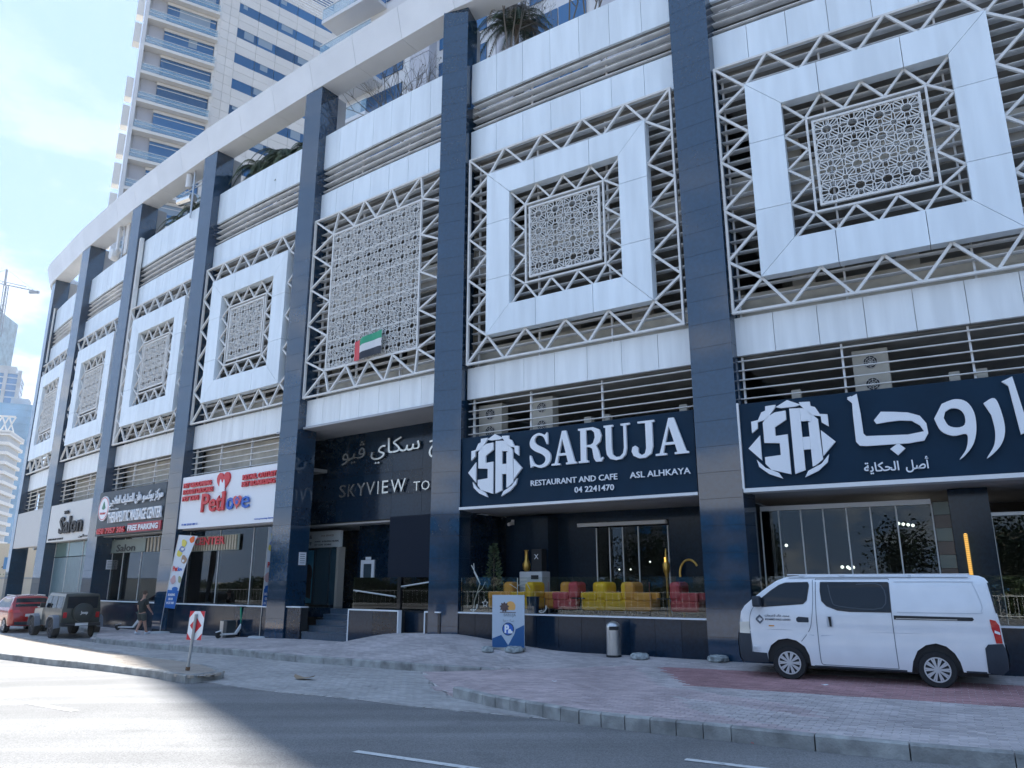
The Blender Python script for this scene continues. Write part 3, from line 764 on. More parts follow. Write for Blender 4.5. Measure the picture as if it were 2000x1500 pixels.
b = MB(); b.box(2.80, 2.84, -.07, .07, -.2, .97); o = b.build('edge_trim', sign_white, st)
glazing(2, [-6.1, -5.35, -4.5, -3.9], .95, 2.98, 2.6, mat('door_glass', (.05, .13, .18), .03, spec=.7, alpha=.75), w=.05, name='entrance_doors')
e = bpart('entrance_header', 2)
b = MB(); b.box(-6.6, -5.4, 2.5, 2.62, 2.99, 3.58); b.build('header_panel', mat('header_cream', (.78, .8, .77), .5), e)
b = MB(); b.box(-5.38, -3.88, 2.5, 2.62, 2.99, 3.58); b.build('header_panel', MATS['header_cream'], e)
b = MB(); b.box(-3.98, -3.86, 2.45, 2.75, .9, 2.98); b.build('door_jamb', mat('jamb_beige', (.5, .45, .38), .5), e)
text('lettering', 'PICK UP &', -6.45, 3.32, .19, black_mat, e, 2.495, .006, .98); text('lettering', 'DROP OFF', -6.45, 3.07, .19, black_mat, e, 2.495, .006, .98)
text('lettering', 'OUR SERVICES', -4.95, 3.38, .09, MATS['poster_brown'], e, 2.495, .006, .7)
for k in range(2): text('lettering', ['LAUNDRY    ALTERATION & TAILORING', 'DRY CLEAN   IRONING'][k], -5.3, 3.18 - k * .12, .08, black_mat, e, 2.495, .006, [1.35, .95][k])
b = MB(); b.box(-6.0, -5.4, 2.57, 2.575, 1.0, 2.9); b.build('window_poster', mat('poster_blue', (.03, .22, .36), .4, col2=(.12, .45, .6), vscale=1.4), e)
b = MB(); b.prism([(-5.85 + .22 * (1 + cos(t * pi / 8)), 2.05 + .34 * sin(t * pi / 8)) for t in range(16)], lambda a, c, d: (a, d, c), 2.55, 2.565); b.prism([(-5.9, 1.25), (-5.45, 1.15), (-5.45, 1.8), (-5.7, 1.75)], lambda a, c, d: (a, d, c), 2.55, 2.565); b.build('poster_figure', MATS['interior_brown'], e)
e = bpart('ramp_balustrade', 2)
for a, c in ((-.85, 1.13), (1.30, 2.95)):
    b = MB(); b.box(a, c, .55, .565, .95, 1.89); b.build('glass_pane', glass_bal, e)
b = MB(); b.box(1.14, 1.28, .5, .62, .9, 1.9); b.build('post', black_gloss, e)
b = MB(); b.cyl((-.75, .48, 1.50), (1.1, .48, 1.33), .022, n=8); b.cyl((1.33, .48, 1.62), (2.9, .48, 1.80), .022, n=8)
for x, z in ((-.7, 1.5), (1.0, 1.34), (1.4, 1.63)): b.cyl((x, .48, z), (x, .55, z - .05), .015, n=6)
b.build('handrail', steel, e)
# screen on the wall by the door
t = bay_thing('wall_screen', 2, 'white framed display cabinet with rounded window on dark entrance wall', 'cabinet', -2.6, 2.7, 1.75)
rect_frame('cabinet_frame', t, -.34, .34, 0, .75, .13, .06, 0, sign_white); b = MB(); b.box(-.22, .22, .03, .05, .12, .63); b.build('window', mat('screen_grey', (.05, .08, .10), .2), t); b = MB(); b.box(-.13, .13, .02, .05, .76, .86); b.build('notice', sign_white, t)
# wall notices on pillars
for i, y, z, lb in ((2, .30, 2.30, 'small white notice sheet on the dark pillar side left of the entrance steps'), (4, .45, 2.30, 'small white notice sheet on the dark pillar side beside the massage centre door')):
    t = bay_thing('wall_notice', i, lb, 'notice', XL[i] + .055, y, z)
    b = MB(); b.box(-.004, .004, 0, .3, 0, .42); b.build('sheet', sign_white, t)
    b = MB()
    for k in range(5): b.box(.0045, .006, .05, .25, .06 + k * .07, .085 + k * .07)
    b.build('print', mat('print_grey', (.25, .27, .3), .6) if i == 2 else MATS['print_grey'], t)

# ------------------------------------------------------------------ signs
def fxz(y0=0):
    return lambda a, c, d: (a, d, c)
def shape(name, polys, mt, parent, y0, y1):
    b = MB()
    for p in polys: b.prism(p, lambda a, c, d: (a, d, c), y0, y1)
    return b.build(name, mt, parent)
LOGO = {'s_letter': [[(209, 288), (176, 291), (150, 308), (136, 330), (136, 412), (183, 418), (183, 466), (134, 470), (134, 497), (150, 522), (209, 545), (209, 385), (172, 388), (172, 352), (209, 325)]],
 'a_letter': [[(221, 282), (252, 284), (252, 532), (221, 545)], [(252.5, 284), (262, 286), (285, 312), (283, 345), (272, 338), (252.5, 338)], [(285.4, 312), (303, 335), (306, 495), (284, 516), (274, 520), (274, 345), (283.5, 345)], [(252.5, 402), (273.5, 402), (273.5, 452), (252.5, 452)]]}
lm = [[(85, 430), (124, 380), (124, 482)], [(148, 262), (180, 260), (178, 272), (166, 290), (150, 316), (120, 325), (119, 350), (100, 368), (100, 320), (122, 316), (134, 286), (147, 280)], [(108, 478), (132, 512), (172, 536), (183, 560), (142, 538), (114, 508)]]
LOGO['logo_ornament'] = lm + [[(432 - x, y) for x, y in p] for p in lm] + [[(217, 246), (256, 270), (240, 276), (196, 276), (180, 270)]]
def logo(parent, X, Zt, kx, kz):
    for nm, ps in LOGO.items():
        shape(nm, [[(X + (x - 217) * kx, Zt - (y - 246) * kz) for x, y in p] for p in ps], sign_white, parent, -.11, -.05)
def serif(ch):
    if ch == 'A': return [[(0, 0), (.34, 0), (.34, .05), (.235, .06), (.29, .27), (.60, .27), (.66, .06), (.58, .05), (.58, 0), (1, 0), (1, .05), (.93, .06), (.60, 1), (.44, 1), (.13, .06), (0, .05)]], [[(.315, .34), (.44, .78), (.575, .34)]]
    if ch == 'U': return [[(0, 1), (.36, 1), (.36, .95), (.29, .94), (.29, .32), (.32, .16), (.44, .08), (.60, .08), (.72, .17), (.76, .32), (.76, .94), (.66, .95), (.66, 1), (1, 1), (1, .95), (.86, .94), (.86, .30), (.81, .12), (.66, .01), (.44, -.01), (.22, .04), (.10, .16), (.07, .32), (.07, .94), (0, .95)]], []
    if ch == 'J': return [[(.30, 1), (1, 1), (1, .95), (.90, .94), (.90, .28), (.82, .08), (.58, -.02), (.30, -.02), (.08, .06), (0, .18), (.04, .30), (.16, .34), (.28, .28), (.28, .14), (.42, .06), (.56, .10), (.62, .24), (.62, .94), (.30, .95)]], []
    if ch == 'R': return [[(0, 0), (.40, 0), (.40, .05), (.32, .06), (.32, .44), (.44, .44), (.56, .38), (.62, .10), (.70, 0), (.92, -.01), (1, .08), (.98, .12), (.88, .08), (.82, .30), (.72, .46), (.88, .56), (.94, .74), (.86, .92), (.62, 1), (0, 1), (0, .95), (.09, .94), (.09, .06), (0, .05)]], [[(.32, .50), (.32, .93), (.54, .93), (.66, .84), (.68, .70), (.60, .54), (.50, .50)]]
    if ch == 'S': return [smooth_path([(.06, 0), (.02, .34), (.09, .34), (.24, .12), (.50, .05), (.72, .12), (.76, .26), (.58, .38), (.28, .48), (.06, .62), (.04, .80), (.20, .96), (.48, 1.02), (.72, .95), (.80, .98), (.86, 1.0), (.88, .68), (.82, .68), (.68, .88), (.46, .95), (.30, .90), (.26, .78), (.38, .67), (.72, .54), (.97, .38), (.99, .18), (.82, .02), (.52, -.03), (.22, .04), (.14, .01)], 3)], []
def hprism(b, outer, holes, y0, y1):
    pts = [Vector(p) for p in outer]; faces = [list(range(len(outer)))]; ed = []
    n0 = len(outer)
    for h in holes:
        k = len(pts); pts += [Vector(p) for p in h]; ed += [(k + j, k + (j + 1) % len(h)) for j in range(len(h))]
    r = delaunay_2d_cdt(pts, ed, faces, 1, 1e-6); vv = r[0]
    keep = [f for f in r[2] if not any(inpoly(sum(vv[j].x for j in f) / 3, sum(vv[j].y for j in f) / 3, h) for h in holes)]
    m = len(vv)
    b.add([(v.x, y0, v.y) for v in vv] + [(v.x, y1, v.y) for v in vv], [tuple(f) for f in keep] + [tuple(j + m for j in f)[::-1] for f in keep])
    for lp in [outer] + holes:
        n = len(lp); b.add([(a, y0, c) for a, c in lp] + [(a, y1, c) for a, c in lp], [(k, (k + 1) % n, n + (k + 1) % n, n + k) for k in range(n)])
def serif_word(word, xs, z0, z1, parent, y0=-.11, y1=-.04):
    for ch, (a, c) in zip(word, xs):
        o, hs = serif(ch); f = lambda p: (a + (c - a) * p[0], z0 + (z1 - z0) * p[1])
        b = MB(); hprism(b, [f(p) for p in o[0]], [[f(p) for p in h] for h in hs], y0, y1); b.build('letter', sign_white, parent)
def board(t, x0, x1, z0, z1, m, y0=-.02, y1=.18, n=1):
    for k in range(n):
        a, c = x0 + (x1 - x0) * k / n, x0 + (x1 - x0) * (k + 1) / n
        b = MB(); b.box(a + .002 * (k > 0), c, y0, y1, z0, z1); b.build('board', m, t)
t = bay_thing('shop_sign', 1, 'navy restaurant signboard with SARUJA in white serif letters and SA emblem', 'sign')
board(t, -3.45, 3.47, 3.80, 5.77, navy)
b = MB(); b.box(-3.47, 3.49, -.10, .3, 3.72, 3.79); b.build('edge_trim', pvc_white, t)
logo(t, -2.25, 5.76, .00688, .00555)
serif_word('SARUJA', [(-1.12, -.46), (-.43, .32), (.38, 1.09), (1.12, 1.84), (1.87, 2.50), (2.50, 3.34)], 4.72, 5.62, t)
text('lettering', 'RESTAURANT AND CAFE', -1.10, 4.235, .21, sign_white, t, -.05, .03, 2.54, .002); text('lettering', 'ASL ALHKAYA', 1.78, 4.235, .21, sign_white, t, -.05, .03, 1.56, .002); text('lettering', '04 2241470', .22, 3.975, .21, sign_white, t, -.05, .03, 1.12, .002)
t = bay_thing('shop_sign', 0, 'navy restaurant signboard with large white Arabic lettering above the white van', 'sign')
board(t, -3.38, 8.0, 3.80, 5.74, navy)
b = MB(); b.box(-3.41, 8.0, -.10, .3, 3.70, 3.79); b.box(-3.43, -3.385, -.08, .2, 3.79, 5.76); b.build('edge_trim', pvc_white, t)
logo(t, -2.30, 5.70, .00700, .00555)
def brush(pts, ws, t, nm='letter', n=5):
    pw = smooth_path([(p[0], p[1], w) for p, w in zip(pts, ws)], n)
    shape(nm, [stroke_poly([(p[0], p[1]) for p in pw], [p[2] for p in pw])], sign_white, t, -.11, -.04)
brush([(-1.06, 5.60), (-.98, 5.62)], [.03, .03], t)
shape('letter', [[(-1.07, 5.58), (-.87, 5.67), (-.84, 5.25), (-.83, 4.80), (-.78, 4.74), (.0, 4.70), (.30, 4.74), (.24, 4.87), (.10, 4.98), (-.12, 5.01), (-.36, 5.00), (-.56, 4.98), (-.60, 5.06), (-.45, 5.23), (-.20, 5.20), (.05, 5.16), (.26, 5.07), (.36, 4.90), (.37, 4.70), (.28, 4.55), (.0, 4.52), (-.80, 4.53), (-.93, 4.55), (-.99, 4.64), (-.99, 5.20), (-.98, 5.48)]], sign_white, t, -.11, -.04)
shape('letter_dot', [[(-.36, 4.43), (-.20, 4.54), (-.08, 4.42), (-.23, 4.29)]], sign_white, t, -.11, -.04)
# waw: ring and tail
b = MB(); hprism(b, smooth_path([(.51, 4.98), (.60, 4.72), (.80, 4.60), (1.02, 4.62), (1.04, 4.50), (.98, 4.30), (.85, 4.12), (.96, 4.20), (1.12, 4.40), (1.21, 4.68), (1.22, 5.02), (1.12, 5.26), (.92, 5.34), (.68, 5.27)], 4), [smooth_path([(.68, 4.98), (.74, 4.82), (.88, 4.76), (1.02, 4.80), (1.05, 4.98), (.98, 5.12), (.84, 5.16), (.72, 5.10)], 3)], -.11, -.04); b.build('letter', sign_white, t)
shape('letter', [smooth_path([(1.40, 5.20), (1.60, 5.28), (1.68, 4.95), (1.68, 4.60), (1.56, 4.32), (1.31, 4.10), (1.46, 4.34), (1.52, 4.62), (1.50, 4.95)], 4)], sign_white, t, -.11, -.04)
shape('letter', [[(1.76, 5.60), (1.95, 5.68), (2.08, 4.58), (1.93, 4.52), (1.86, 5.50)]], sign_white, t, -.11, -.04)
shape('letter', [smooth_path([(2.5, 4.9), (2.56, 4.52), (3.0, 4.5), (3.1, 4.9), (3.15, 4.52), (3.6, 4.5), (3.7, 4.9), (3.8, 4.5), (4.4, 4.5), (4.5, 5.1), (4.62, 5.1), (4.6, 4.36), (2.6, 4.36), (2.4, 4.6)], 3)], sign_white, t, -.11, -.04)
text('lettering', ar('\uFE83\uFEBB\uFEDE'), -.12, 3.99, .26, sign_white, t, -.05, .03, .43, .004); text('lettering', ar('\uFE8D\uFEDF\uFEA4\uFEDC\uFE8E\uFEF3\uFE94'), -.90, 3.99, .26, sign_white, t, -.05, .03, .66, .004)
# entrance lettering
chr_l = mat('letter_metal', (.62, .60, .54), .22, .85)
t = bay_thing('entrance_lettering', 2, 'brushed metal SKYVIEW TOWER letters on dark stone wall above the entrance', 'sign', 0, 1.9, 0)
for ch, x, w in (('S', -3.26, .34), ('K', -2.80, .36), ('Y', -2.34, .42), ('V', -1.86, .42), ('I', -1.30, .055), ('E', -1.08, .30), ('W', -.66, .70)):
    text('letter', ch, x, 4.66, .64, chr_l, t, -.05, .05, w)
for ch, x, w in (('T', .40, .30), ('O', .76, .37), ('W', 1.26, .48), ('E', 1.82, .22), ('R', 2.14, .25)): text('letter', ch, x, 4.65, .44, chr_l, t, -.05, .05, w)
t = bay_thing('entrance_lettering', 2, 'brushed metal Arabic tower name on dark stone wall under the white band', 'sign', 0, 1.9, 0)
text('letter', ar('\uFEB3\uFEDC\uFE8E\uFEF1'), -1.72, 6.02, .75, chr_l, t, -.05, .05, 2.35); text('letter', ar('\uFB6C\uFEF4\uFEEE'), -3.22, 5.98, .75, chr_l, t, -.05, .05, 1.2)
text('letter', ar('\uFE91\uFEAE\uFE9D'), 1.05, 5.95, .75, chr_l, t, -.05, .05, 1.2)
# pet shop sign
t = bay_thing('shop_sign', 3, 'white pet shop signboard with red and blue Petlove lettering', 'sign')
board(t, -3.38, 3.04, 3.76, 5.79, mat('lightbox_white', (.80, .82, .84), .4))
for k, (s_, a, c, z) in enumerate((('PET GROOMING', -3.17, -1.17, 5.36), ('DOGGY DAYCARE', -3.15, -1.01, 5.10), ('PET TAXI', -3.15, -1.98, 4.84), ('RETAIL OUTLET', .93, 3.0, 5.36), ('PET BOARDING', .92, 2.95, 5.11))):
    text('lettering', s_, a, z, .24, red_m, t, -.05, .05, c - a, .012)
for ch, x, w, h_ in (('P', -1.68, .52, 1.0), ('e', -1.14, .46, .98), ('t', -.66, .34, .98), ('l', -.28, .18, 1.0)): text('letter', ch, x, 4.33, h_, red_m, t, -.06, .06, w, .012)
text('letter', 'o', .02, 4.33, .92, blue_m, t, -.06, .05, .50, .012); text('letter', 'e', 1.0, 4.33, .92, blue_m, t, -.06, .05, .50, .004)
def heart(cx, cz, s): return [(cx + s * (16 * sin(a) ** 3) / 16, cz + s * (13 * cos(a) - 5 * cos(2 * a) - 2 * cos(3 * a) - cos(4 * a)) / 16) for a in [2 * pi * k / 28 for k in range(28)]]
shape('heart', [heart(-.36, 5.42, .44)], red_m, t, -.08, -.01); shape('pet_silhouette', [smooth_path([(-.55, 5.0), (-.55, 5.35), (-.50, 5.5), (-.42, 5.38), (-.34, 5.36), (-.27, 5.48), (-.20, 5.3), (-.18, 5.0)], 3)], sign_white, t, -.10, -.081)
shape('heart', [heart(.74, 4.60, .27)], mat('heart_coral', (.66, .10, .09), .4), t, -.11, -.082); shape('paw_print', [[(.74 + .09 * cos(a), 4.56 + .08 * sin(a)) for a in [2 * pi * k / 10 for k in range(10)]]] + [[(.74 + dx + .035 * cos(a), 4.68 + dz + .04 * sin(a)) for a in [2 * pi * k / 8 for k in range(8)]] for dx, dz in ((-.10, -.02), (-.03, .04), (.05, .04), (.12, -.02))], blue_m, t, -.12, -.1105)
text('lettering', 'T: 04 3310 401 1', -3.11, 3.88, .10, blue_m, t, -.035, .01, 1.15, .003); text('lettering', 'www.grooming daycare', 1.82, 3.88, .08, blue_m, t, -.035, .01, 1.2)
# massage centre sign
t = bay_thing('shop_sign', 4, 'dark grey massage centre signboard with round white logo and red FREE PARKING box', 'sign')
board(t, -3.62, 2.98, 3.76, 5.74, mat('sign_slate', (.028, .042, .055), .45), y0=-.09)
b = MB(); b.cyl((-2.93, -.14, 4.98), (-2.93, -.09, 4.98), .56, n=32); b.build('round_logo', sign_white, t)
b = MB()
for k in range(32):
    a = 2 * pi * k / 32; c = 2 * pi * (k + 1) / 32
    b.bar((-2.93 + .50 * cos(a), -.145, 4.98 + .50 * sin(a)), (-2.93 + .50 * cos(c), -.145, 4.98 + .50 * sin(c)), .03, .01)
b.build('logo_ring', red_m, t)
text('lettering', 'MASSAGE', -3.22, 4.72, .13, red_m, t, -.145, .01, .58); shape('logo_ornament', [smooth_path([(-3.1, 5.0), (-2.93, 4.93), (-2.75, 5.0), (-2.8, 5.1), (-2.93, 5.3), (-3.05, 5.12)], 3)], mat('logo_green', (.05, .2, .12), .5), t, -.15, -.141)
text('lettering', ar('\uFEE3\uFEAE\uFEDB\uFEB0 \uFE91\uFEEE\uFEDB\uFEB4\uFEEE \uFEEB\uFE8E\uFEE5 \uFEDF\uFEE0\uFE98\uFEAA\uFEDF\uFEF4\uFEDA \uFE8D\uFEDF\uFECC\uFEFC\uFE9F\uFEF2'), -2.35, 5.12, .5, sign_white, t, -.13, .05, 5.2, .008)
text('lettering', 'THERAPEUTIC MASSAGE CENTER', -2.27, 4.30, .66, sign_white, t, -.13, .06, 5.2, .01); text('lettering', 'Boksu Han', -2.25, 4.86, .12, sign_white, t, -.11, .02, .9)
text('lettering', '050 7957 306', -3.28, 3.84, .34, red_m, t, -.13, .06, 2.9, .012)
b = MB(); b.box(-.18, 2.92, -.14, -.092, 3.80, 4.18); b.build('red_box', mat('box_red', (.38, .012, .03), .4), t); text('lettering', 'FREE PARKING', -.08, 3.87, .32, sign_white, t, -.15, .02, 2.8, .008)
# salon sign and inner salon panel
t = bay_thing('shop_sign', 5, 'white salon signboard with black Salon lettering above the frosted window', 'sign')
board(t, -3.2, 2.9, 3.72, 5.60, mat('board_cream', (.60, .61, .60), .5), y0=-.06)
text('lettering', 'Salon', -1.25, 4.10, 1.15, black_mat, t, -.10, .06, 3.3, .022); text('lettering', 'THE', -.75, 5.05, .20, black_mat, t, -.10, .06, .6, .01)
text('lettering', 'GENTS SALON  04 431 05', -2.9, 3.80, .13, black_mat, t, -.075, .02, 2.3); text('lettering', ar('\uFEBB\uFE8E\uFEDF\uFEEE\uFEE5'), 1.6, 3.82, .16, black_mat, t, -.075, .02, 1.2)
t = bay_thing('blank_sign', 6, 'blank pale grey sign panel over the open passage at the building end', 'sign'); board(t, -2.95, 2.8, 3.62, 5.62, mat('blank_board', (.50, .50, .49), .5), y0=-.04)
t = bay_thing('inner_sign', 4, 'pale green Salon panel over the massage centre glass', 'sign', 0, .60, 0)
board(t, -3.35, .1, 3.02, 3.60, mat('panel_sage', (.20, .24, .21), .5), 0, .04); text('lettering', 'Salon', -2.75, 3.08, .44, black_mat, t, -.01, .012, 1.9, .006)
for k in range(8):
    b = MB(); b.box(.25 + k * .33, .40 + k * .33, 0, .05, 3.0, 3.6); b.build('stripe', mat('stripe_tan', (.42, .36, .26), .6) if k == 0 else MATS['stripe_tan'], t)
t = bay_thing('inner_sign', 3, 'striped tan panel with red CENTER lettering over the pet shop glass', 'sign', 0, .42, 0)
for k in range(20):
    b = MB(); b.box(-3.35 + k * .175, -3.25 + k * .175, 0, .05, 2.92, 3.46); b.build('stripe', MATS['stripe_tan'], t)
b = MB(); b.box(-3.36, .2, .051, .08, 2.9, 3.48); b.build('board', MATS['panel_sage'], t); text('lettering', 'E CENTER', -3.2, 3.14, .40, red_m, t, -.03, .03, 2.6, .01)
# flag on the lattice
t = bay_thing('hanging_flag', 2, 'flag of red, green, white and black hung on the large lattice screen', 'flag', 0, -.1, 0)
FL = [('red_stripe', red_m, -.66, -.36, 0, 1), ('green_stripe', mat('flag_green', (.05, .35, .20), .8), -.36, .68, .67, 1), ('white_stripe', mat('flag_white', (.7, .7, .7), .8), -.36, .68, .33, .67), ('black_stripe', mat('flag_black', (.04, .045, .06), .8), -.36, .68, 0, .33)]
for nm, m, a, c, f0, f1 in FL:
    b = MB(); n = 8; vs = []
    for k in range(n + 1):
        x = a + (c - a) * k / n; zt = 9.62 - .06 * max(0, .2 - x) - (.0 if x > -.3 else .05) + .03 * sin(x * 3); zb = 8.86 + .03 * sin(x * 5) - (.03 if x < -.36 else 0); w = .035 * sin(x * 7) - .03
        for f in (f0, f1): vs += [(x, w, zb + (zt - zb) * f), (x, w + .006, zb + (zt - zb) * f)]
    fs = []
    for k in range(n):
        o = k * 4; fs += [(o, o + 4, o + 6, o + 2), (o + 1, o + 3, o + 7, o + 5), (o, o + 1, o + 5, o + 4), (o + 2, o + 6, o + 7, o + 3)]
    b.add(vs, fs); b.build(nm, m, t, fixn=False)
# ------------------------------------------------------------------ air conditioners behind the lower louvres
def ac(i, x, y, z, w, label, h=.9):
    t = bay_thing('air_conditioner', i, label, 'air conditioner', x, y, z, 'air conditioners behind the slats')
    b = MB(); b.box(0, w, 0, .34, 0, h); b.build('casing', pvc_white if 'ac_beige' not in MATS else MATS['ac_beige'], t, bevel=.01)
    for k in range(2):
        c = (w * .5, -.006, h * (.27 + .46 * k)); r = min(w, h) * .2
        b = MB(); b.cyl((c[0], -.002, c[2]), (c[0], -.012, c[2]), r * 1.02, n=20); b.build('fan_opening', black_mat, t)
        b = MB()
        for q in range(3):
            rr = r * (.35 + .32 * q)
            for s_ in range(16):
                a, d = 2 * pi * s_ / 16, 2 * pi * (s_ + 1) / 16
                b.bar((c[0] + rr * cos(a), -.02, c[2] + rr * sin(a)), (c[0] + rr * cos(d), -.02, c[2] + rr * sin(d)), .008, .006)
        for q in range(4):
            a = q * pi / 4; b.bar((c[0] - r * cos(a), -.02, c[2] - r * sin(a)), (c[0] + r * cos(a), -.02, c[2] + r * sin(a)), .008, .006)
        b.build('fan_grille', frame_m, t)
    return t
mat('ac_beige', (.55, .52, .45), .6, 0, .06, 3)
ac(1, -3.42, .75, 5.75, .82, 'two-fan air conditioner behind slats, nearest the pillar left of the SARUJA sign', 1.12)
ac(1, -1.62, .8, 5.75, .72, 'two-fan air conditioner behind slats above the letter S of the SARUJA sign', 1.12)
ac(0, -.95, .8, 5.75, .74, 'two-fan air conditioner behind slats above the Arabic restaurant sign', 1.12)
for i, x in ((1, .2), (1, .75), (1, 2.9), (0, .9), (0, 1.4), (0, -2.3)):
    b = MB(); b.box(x, x + .2, .6, .8, 5.75, 6.08); o = b.build('concrete_upstand', MATS['ac_beige'], bpart('upstand', i))

# ------------------------------------------------------------------ terrace furniture (bay 1)
def chair(x, y, m, label, rz=0, s=1.0):
    t = bay_thing('tub_chair', 1, label, 'armchair', x, y, .90, 'padded tub chairs on the terrace', rz)
    b = MB(); b.box(-.36, .36, -.32, .32, .16, .45); b.build('seat', m, t, bevel=.07)
    b = MB(); b.box(.08, .37, -.33, .33, .40, .86); b.build('backrest', m, t, bevel=.09)
    b = MB(); b.box(-.36, .1, -.34, -.22, .40, .60); b.box(-.36, .1, .22, .34, .40, .60); b.build('armrest', m, t, bevel=.04)
    for a in (-.3, .3):
        for c in (-.26, .26):
            b = MB(); b.cyl((a, c, 0), (a, c, .17), .02, n=6); b.build('leg', black_mat, t)
for x, y, m, lb, rz in ((-2.65, .95, orange_c, 'orange tub chair at the terrace end, beside the dark potted tree', .3), (-1.72, .75, yellow, 'yellow tub chair in front of the white drinks cooler', 0), (-1.05, 1.35, orange_c, 'orange tub chair between the yellow chair by the cooler and the coral chair', .2),
    (-.55, .95, red_c, 'coral tub chair between orange and yellow chairs on the terrace', .1), (-.08, 1.5, yellow, 'small yellow tub chair behind the coral one', 0), (.42, .75, yellow, 'yellow tub chair under the gap between the letters U and J', 0), (.95, .85, yellow, 'yellow tub chair turned with its back to the right in the terrace middle', .3),
    (1.55, .9, orange_c, 'orange tub chair near the terrace doors', pi), (2.75, .9, red_c, 'coral tub chair at the terrace end beside the tall pillar', pi)):
    chair(x, y, m, lb, rz)
for x, y in ((.0, .55), (2.15, 1.0)):
    t = bay_thing('side_table', 1, 'low round table between the terrace chairs ' + ('near the sill' if x < 1 else 'near the right pillar'), 'table', x, y, .9, 'terrace tables')
    b = MB(); b.cyl((0, 0, .44), (0, 0, .47), .24, n=20); b.build('table_top', black_mat, t); b = MB(); b.cyl((0, 0, 0), (0, 0, .44), .03, n=8); b.cyl((0, 0, 0), (0, 0, .02), .16, n=16); b.build('stem', black_mat, t)
t = bay_thing('drinks_cooler', 1, 'white drinks cooler with dark front on the restaurant terrace', 'cooler', -2.45, 1.45, .9)
b = MB(); b.box(0, .76, 0, .45, 0, 1.14); b.build('cabinet', mat('cooler_white', (.55, .57, .58), .4), t, bevel=.02)
b = MB(); b.box(.32, .72, -.012, 0, .1, .86); b.build('front_panel', black_gloss, t); b = MB(); b.box(.40, .64, -.012, 0, .93, 1.04); b.build('display', black_mat, t)
b = MB()
for k in range(7): b.box(.05, .25, -.01, 0, .35 + k * .09, .39 + k * .09)
b.build('vent', frame_m, t)
t = bay_thing('gold_vase', 1, 'tall gold vase standing on the white drinks cooler', 'vase', -2.33, 1.65, 2.045); b = MB(); b.lathe([(.05, 0), (.11, .08), (.12, .2), (.06, .34), (.05, .55), (.07, .6)], n=14); b.build('vase_body', gold, t, smooth=True)
t = bay_thing('display_case', 1, 'black cube display standing on the white drinks cooler', 'display', -1.98, 1.6, 2.045); b = MB(); b.box(-.14, .2, -.02, .25, 0, .62); b.build('case', black_mat, t, bevel=.01); text('lettering', 'X', -.04, .34, .2, sign_white, t, -.03, .005)
def foliage(name, mats, parent, gen, n, size, seed=1, bend=.3):
    rnd = random.Random(seed); out = []
    for mi, m in enumerate(mats):
        b = MB()
        for k in range(n // len(mats)):
            p, d = gen(rnd); d = Vector(d).normalized(); s = size * rnd.uniform(.6, 1.3); t = d.cross(Vector((rnd.uniform(-1, 1), rnd.uniform(-1, 1), rnd.uniform(-1, 1)))).normalized() * s * .32; p = Vector(p)
            b.add([p, p + d * s * .5 + t, p + d * s, p + d * s * .5 - t], [(0, 1, 2, 3)])
        out.append(b.build(name, m, parent, fixn=False))
    return out
t = bay_thing('potted_tree', 1, 'slim dark potted tree at the terrace end beside the tall pillar', 'potted plant', -3.02, 1.0, .9)
b = MB(); b.lathe([(.12, 0), (.17, .32), (.18, .34)], n=14); b.build('pot', black_mat, t); b = MB(); b.cyl((0, 0, .3), (0, 0, 1.8), .02, .01, 6); b.build('trunk', bark, t)
def gcone(r):
    z = r.uniform(0, 1); a = r.uniform(0, 2 * pi); q = .30 * (1 - z) ** .7 * r.uniform(.3, 1); return (q * cos(a), q * sin(a), .45 + 1.45 * z), (cos(a), sin(a), .5)
foliage('foliage', [leaf_a, leaf_b], t, gcone, 520, .10, 3)
t = bay_thing('blue_bin', 1, 'dark blue round bin behind the terrace glass, right of the parking banner', 'bin', -1.27, .28, .965); b = MB(); b.lathe([(.14, 0), (.17, .40), (.18, .42), (.16, .42)], n=20); b.build('bin_body', mat('bin_blue', (.01, .06, .16), .4), t, smooth=True)
def starp(cx, cz, R, r, n=5): return [(cx + (R if k % 2 == 0 else r) * sin(pi * k / n), cz + (R if k % 2 == 0 else r) * cos(pi * k / n)) for k in range(2 * n)]
dl = mat('light_string_white', (.75, .75, .7), .5)
for k, (x, z, lb) in enumerate(((-2.62, 1.20, 'white star outline light by the sill left of the parking banner'), (-1.45, 1.12, 'white star outline light by the sill, left of the blue bin'))):
    t = bay_thing('star_light', 1, lb, 'decoration', x, .02, z, 'star lights along the sill'); b = MB(); q = starp(0, 0, .10, .045); b.tube([(a, 0, c) for a, c in q + q[:1]], .006, 5); b.build('star_outline', dl, t)
for x, lb in ((-3.02, 'white crescent light on the sill near the left pillar'), (-.85, 'white crescent light on the sill right of the blue bin')):
    t = bay_thing('crescent_light', 1, lb, 'decoration', x, .02, .985, 'crescent lights along the sill'); b = MB(); q = [(.12 * cos(a), .13 + .12 * sin(a)) for a in [-2.4 + .28 * k for k in range(11)]] + [(.05 + .10 * cos(a), .15 + .10 * sin(a)) for a in [.35 - .27 * k for k in range(10)]]
    b.tube([(a, 0, c) for a, c in q + q[:1]], .006, 5); b.build('crescent_outline', dl, t)
t = bay_thing('twig_light', 1, 'bare white lit twig tree behind glass at the terrace end', 'decoration', -3.22, .3, .96)
b = MB(); b.tube([(0, 0, 0), (.05, 0, .3), (.22, 0, .75), (.12, 0, .95), (-.08, 0, 1.25)], .012); b.tube([(.22, 0, .75), (.02, 0, 1.05), (.0, 0, 1.3)], .01); b.tube([(.12, 0, .5), (.3, 0, .62), (.4, 0, .8)], .008); b.build('branch', dl, t)
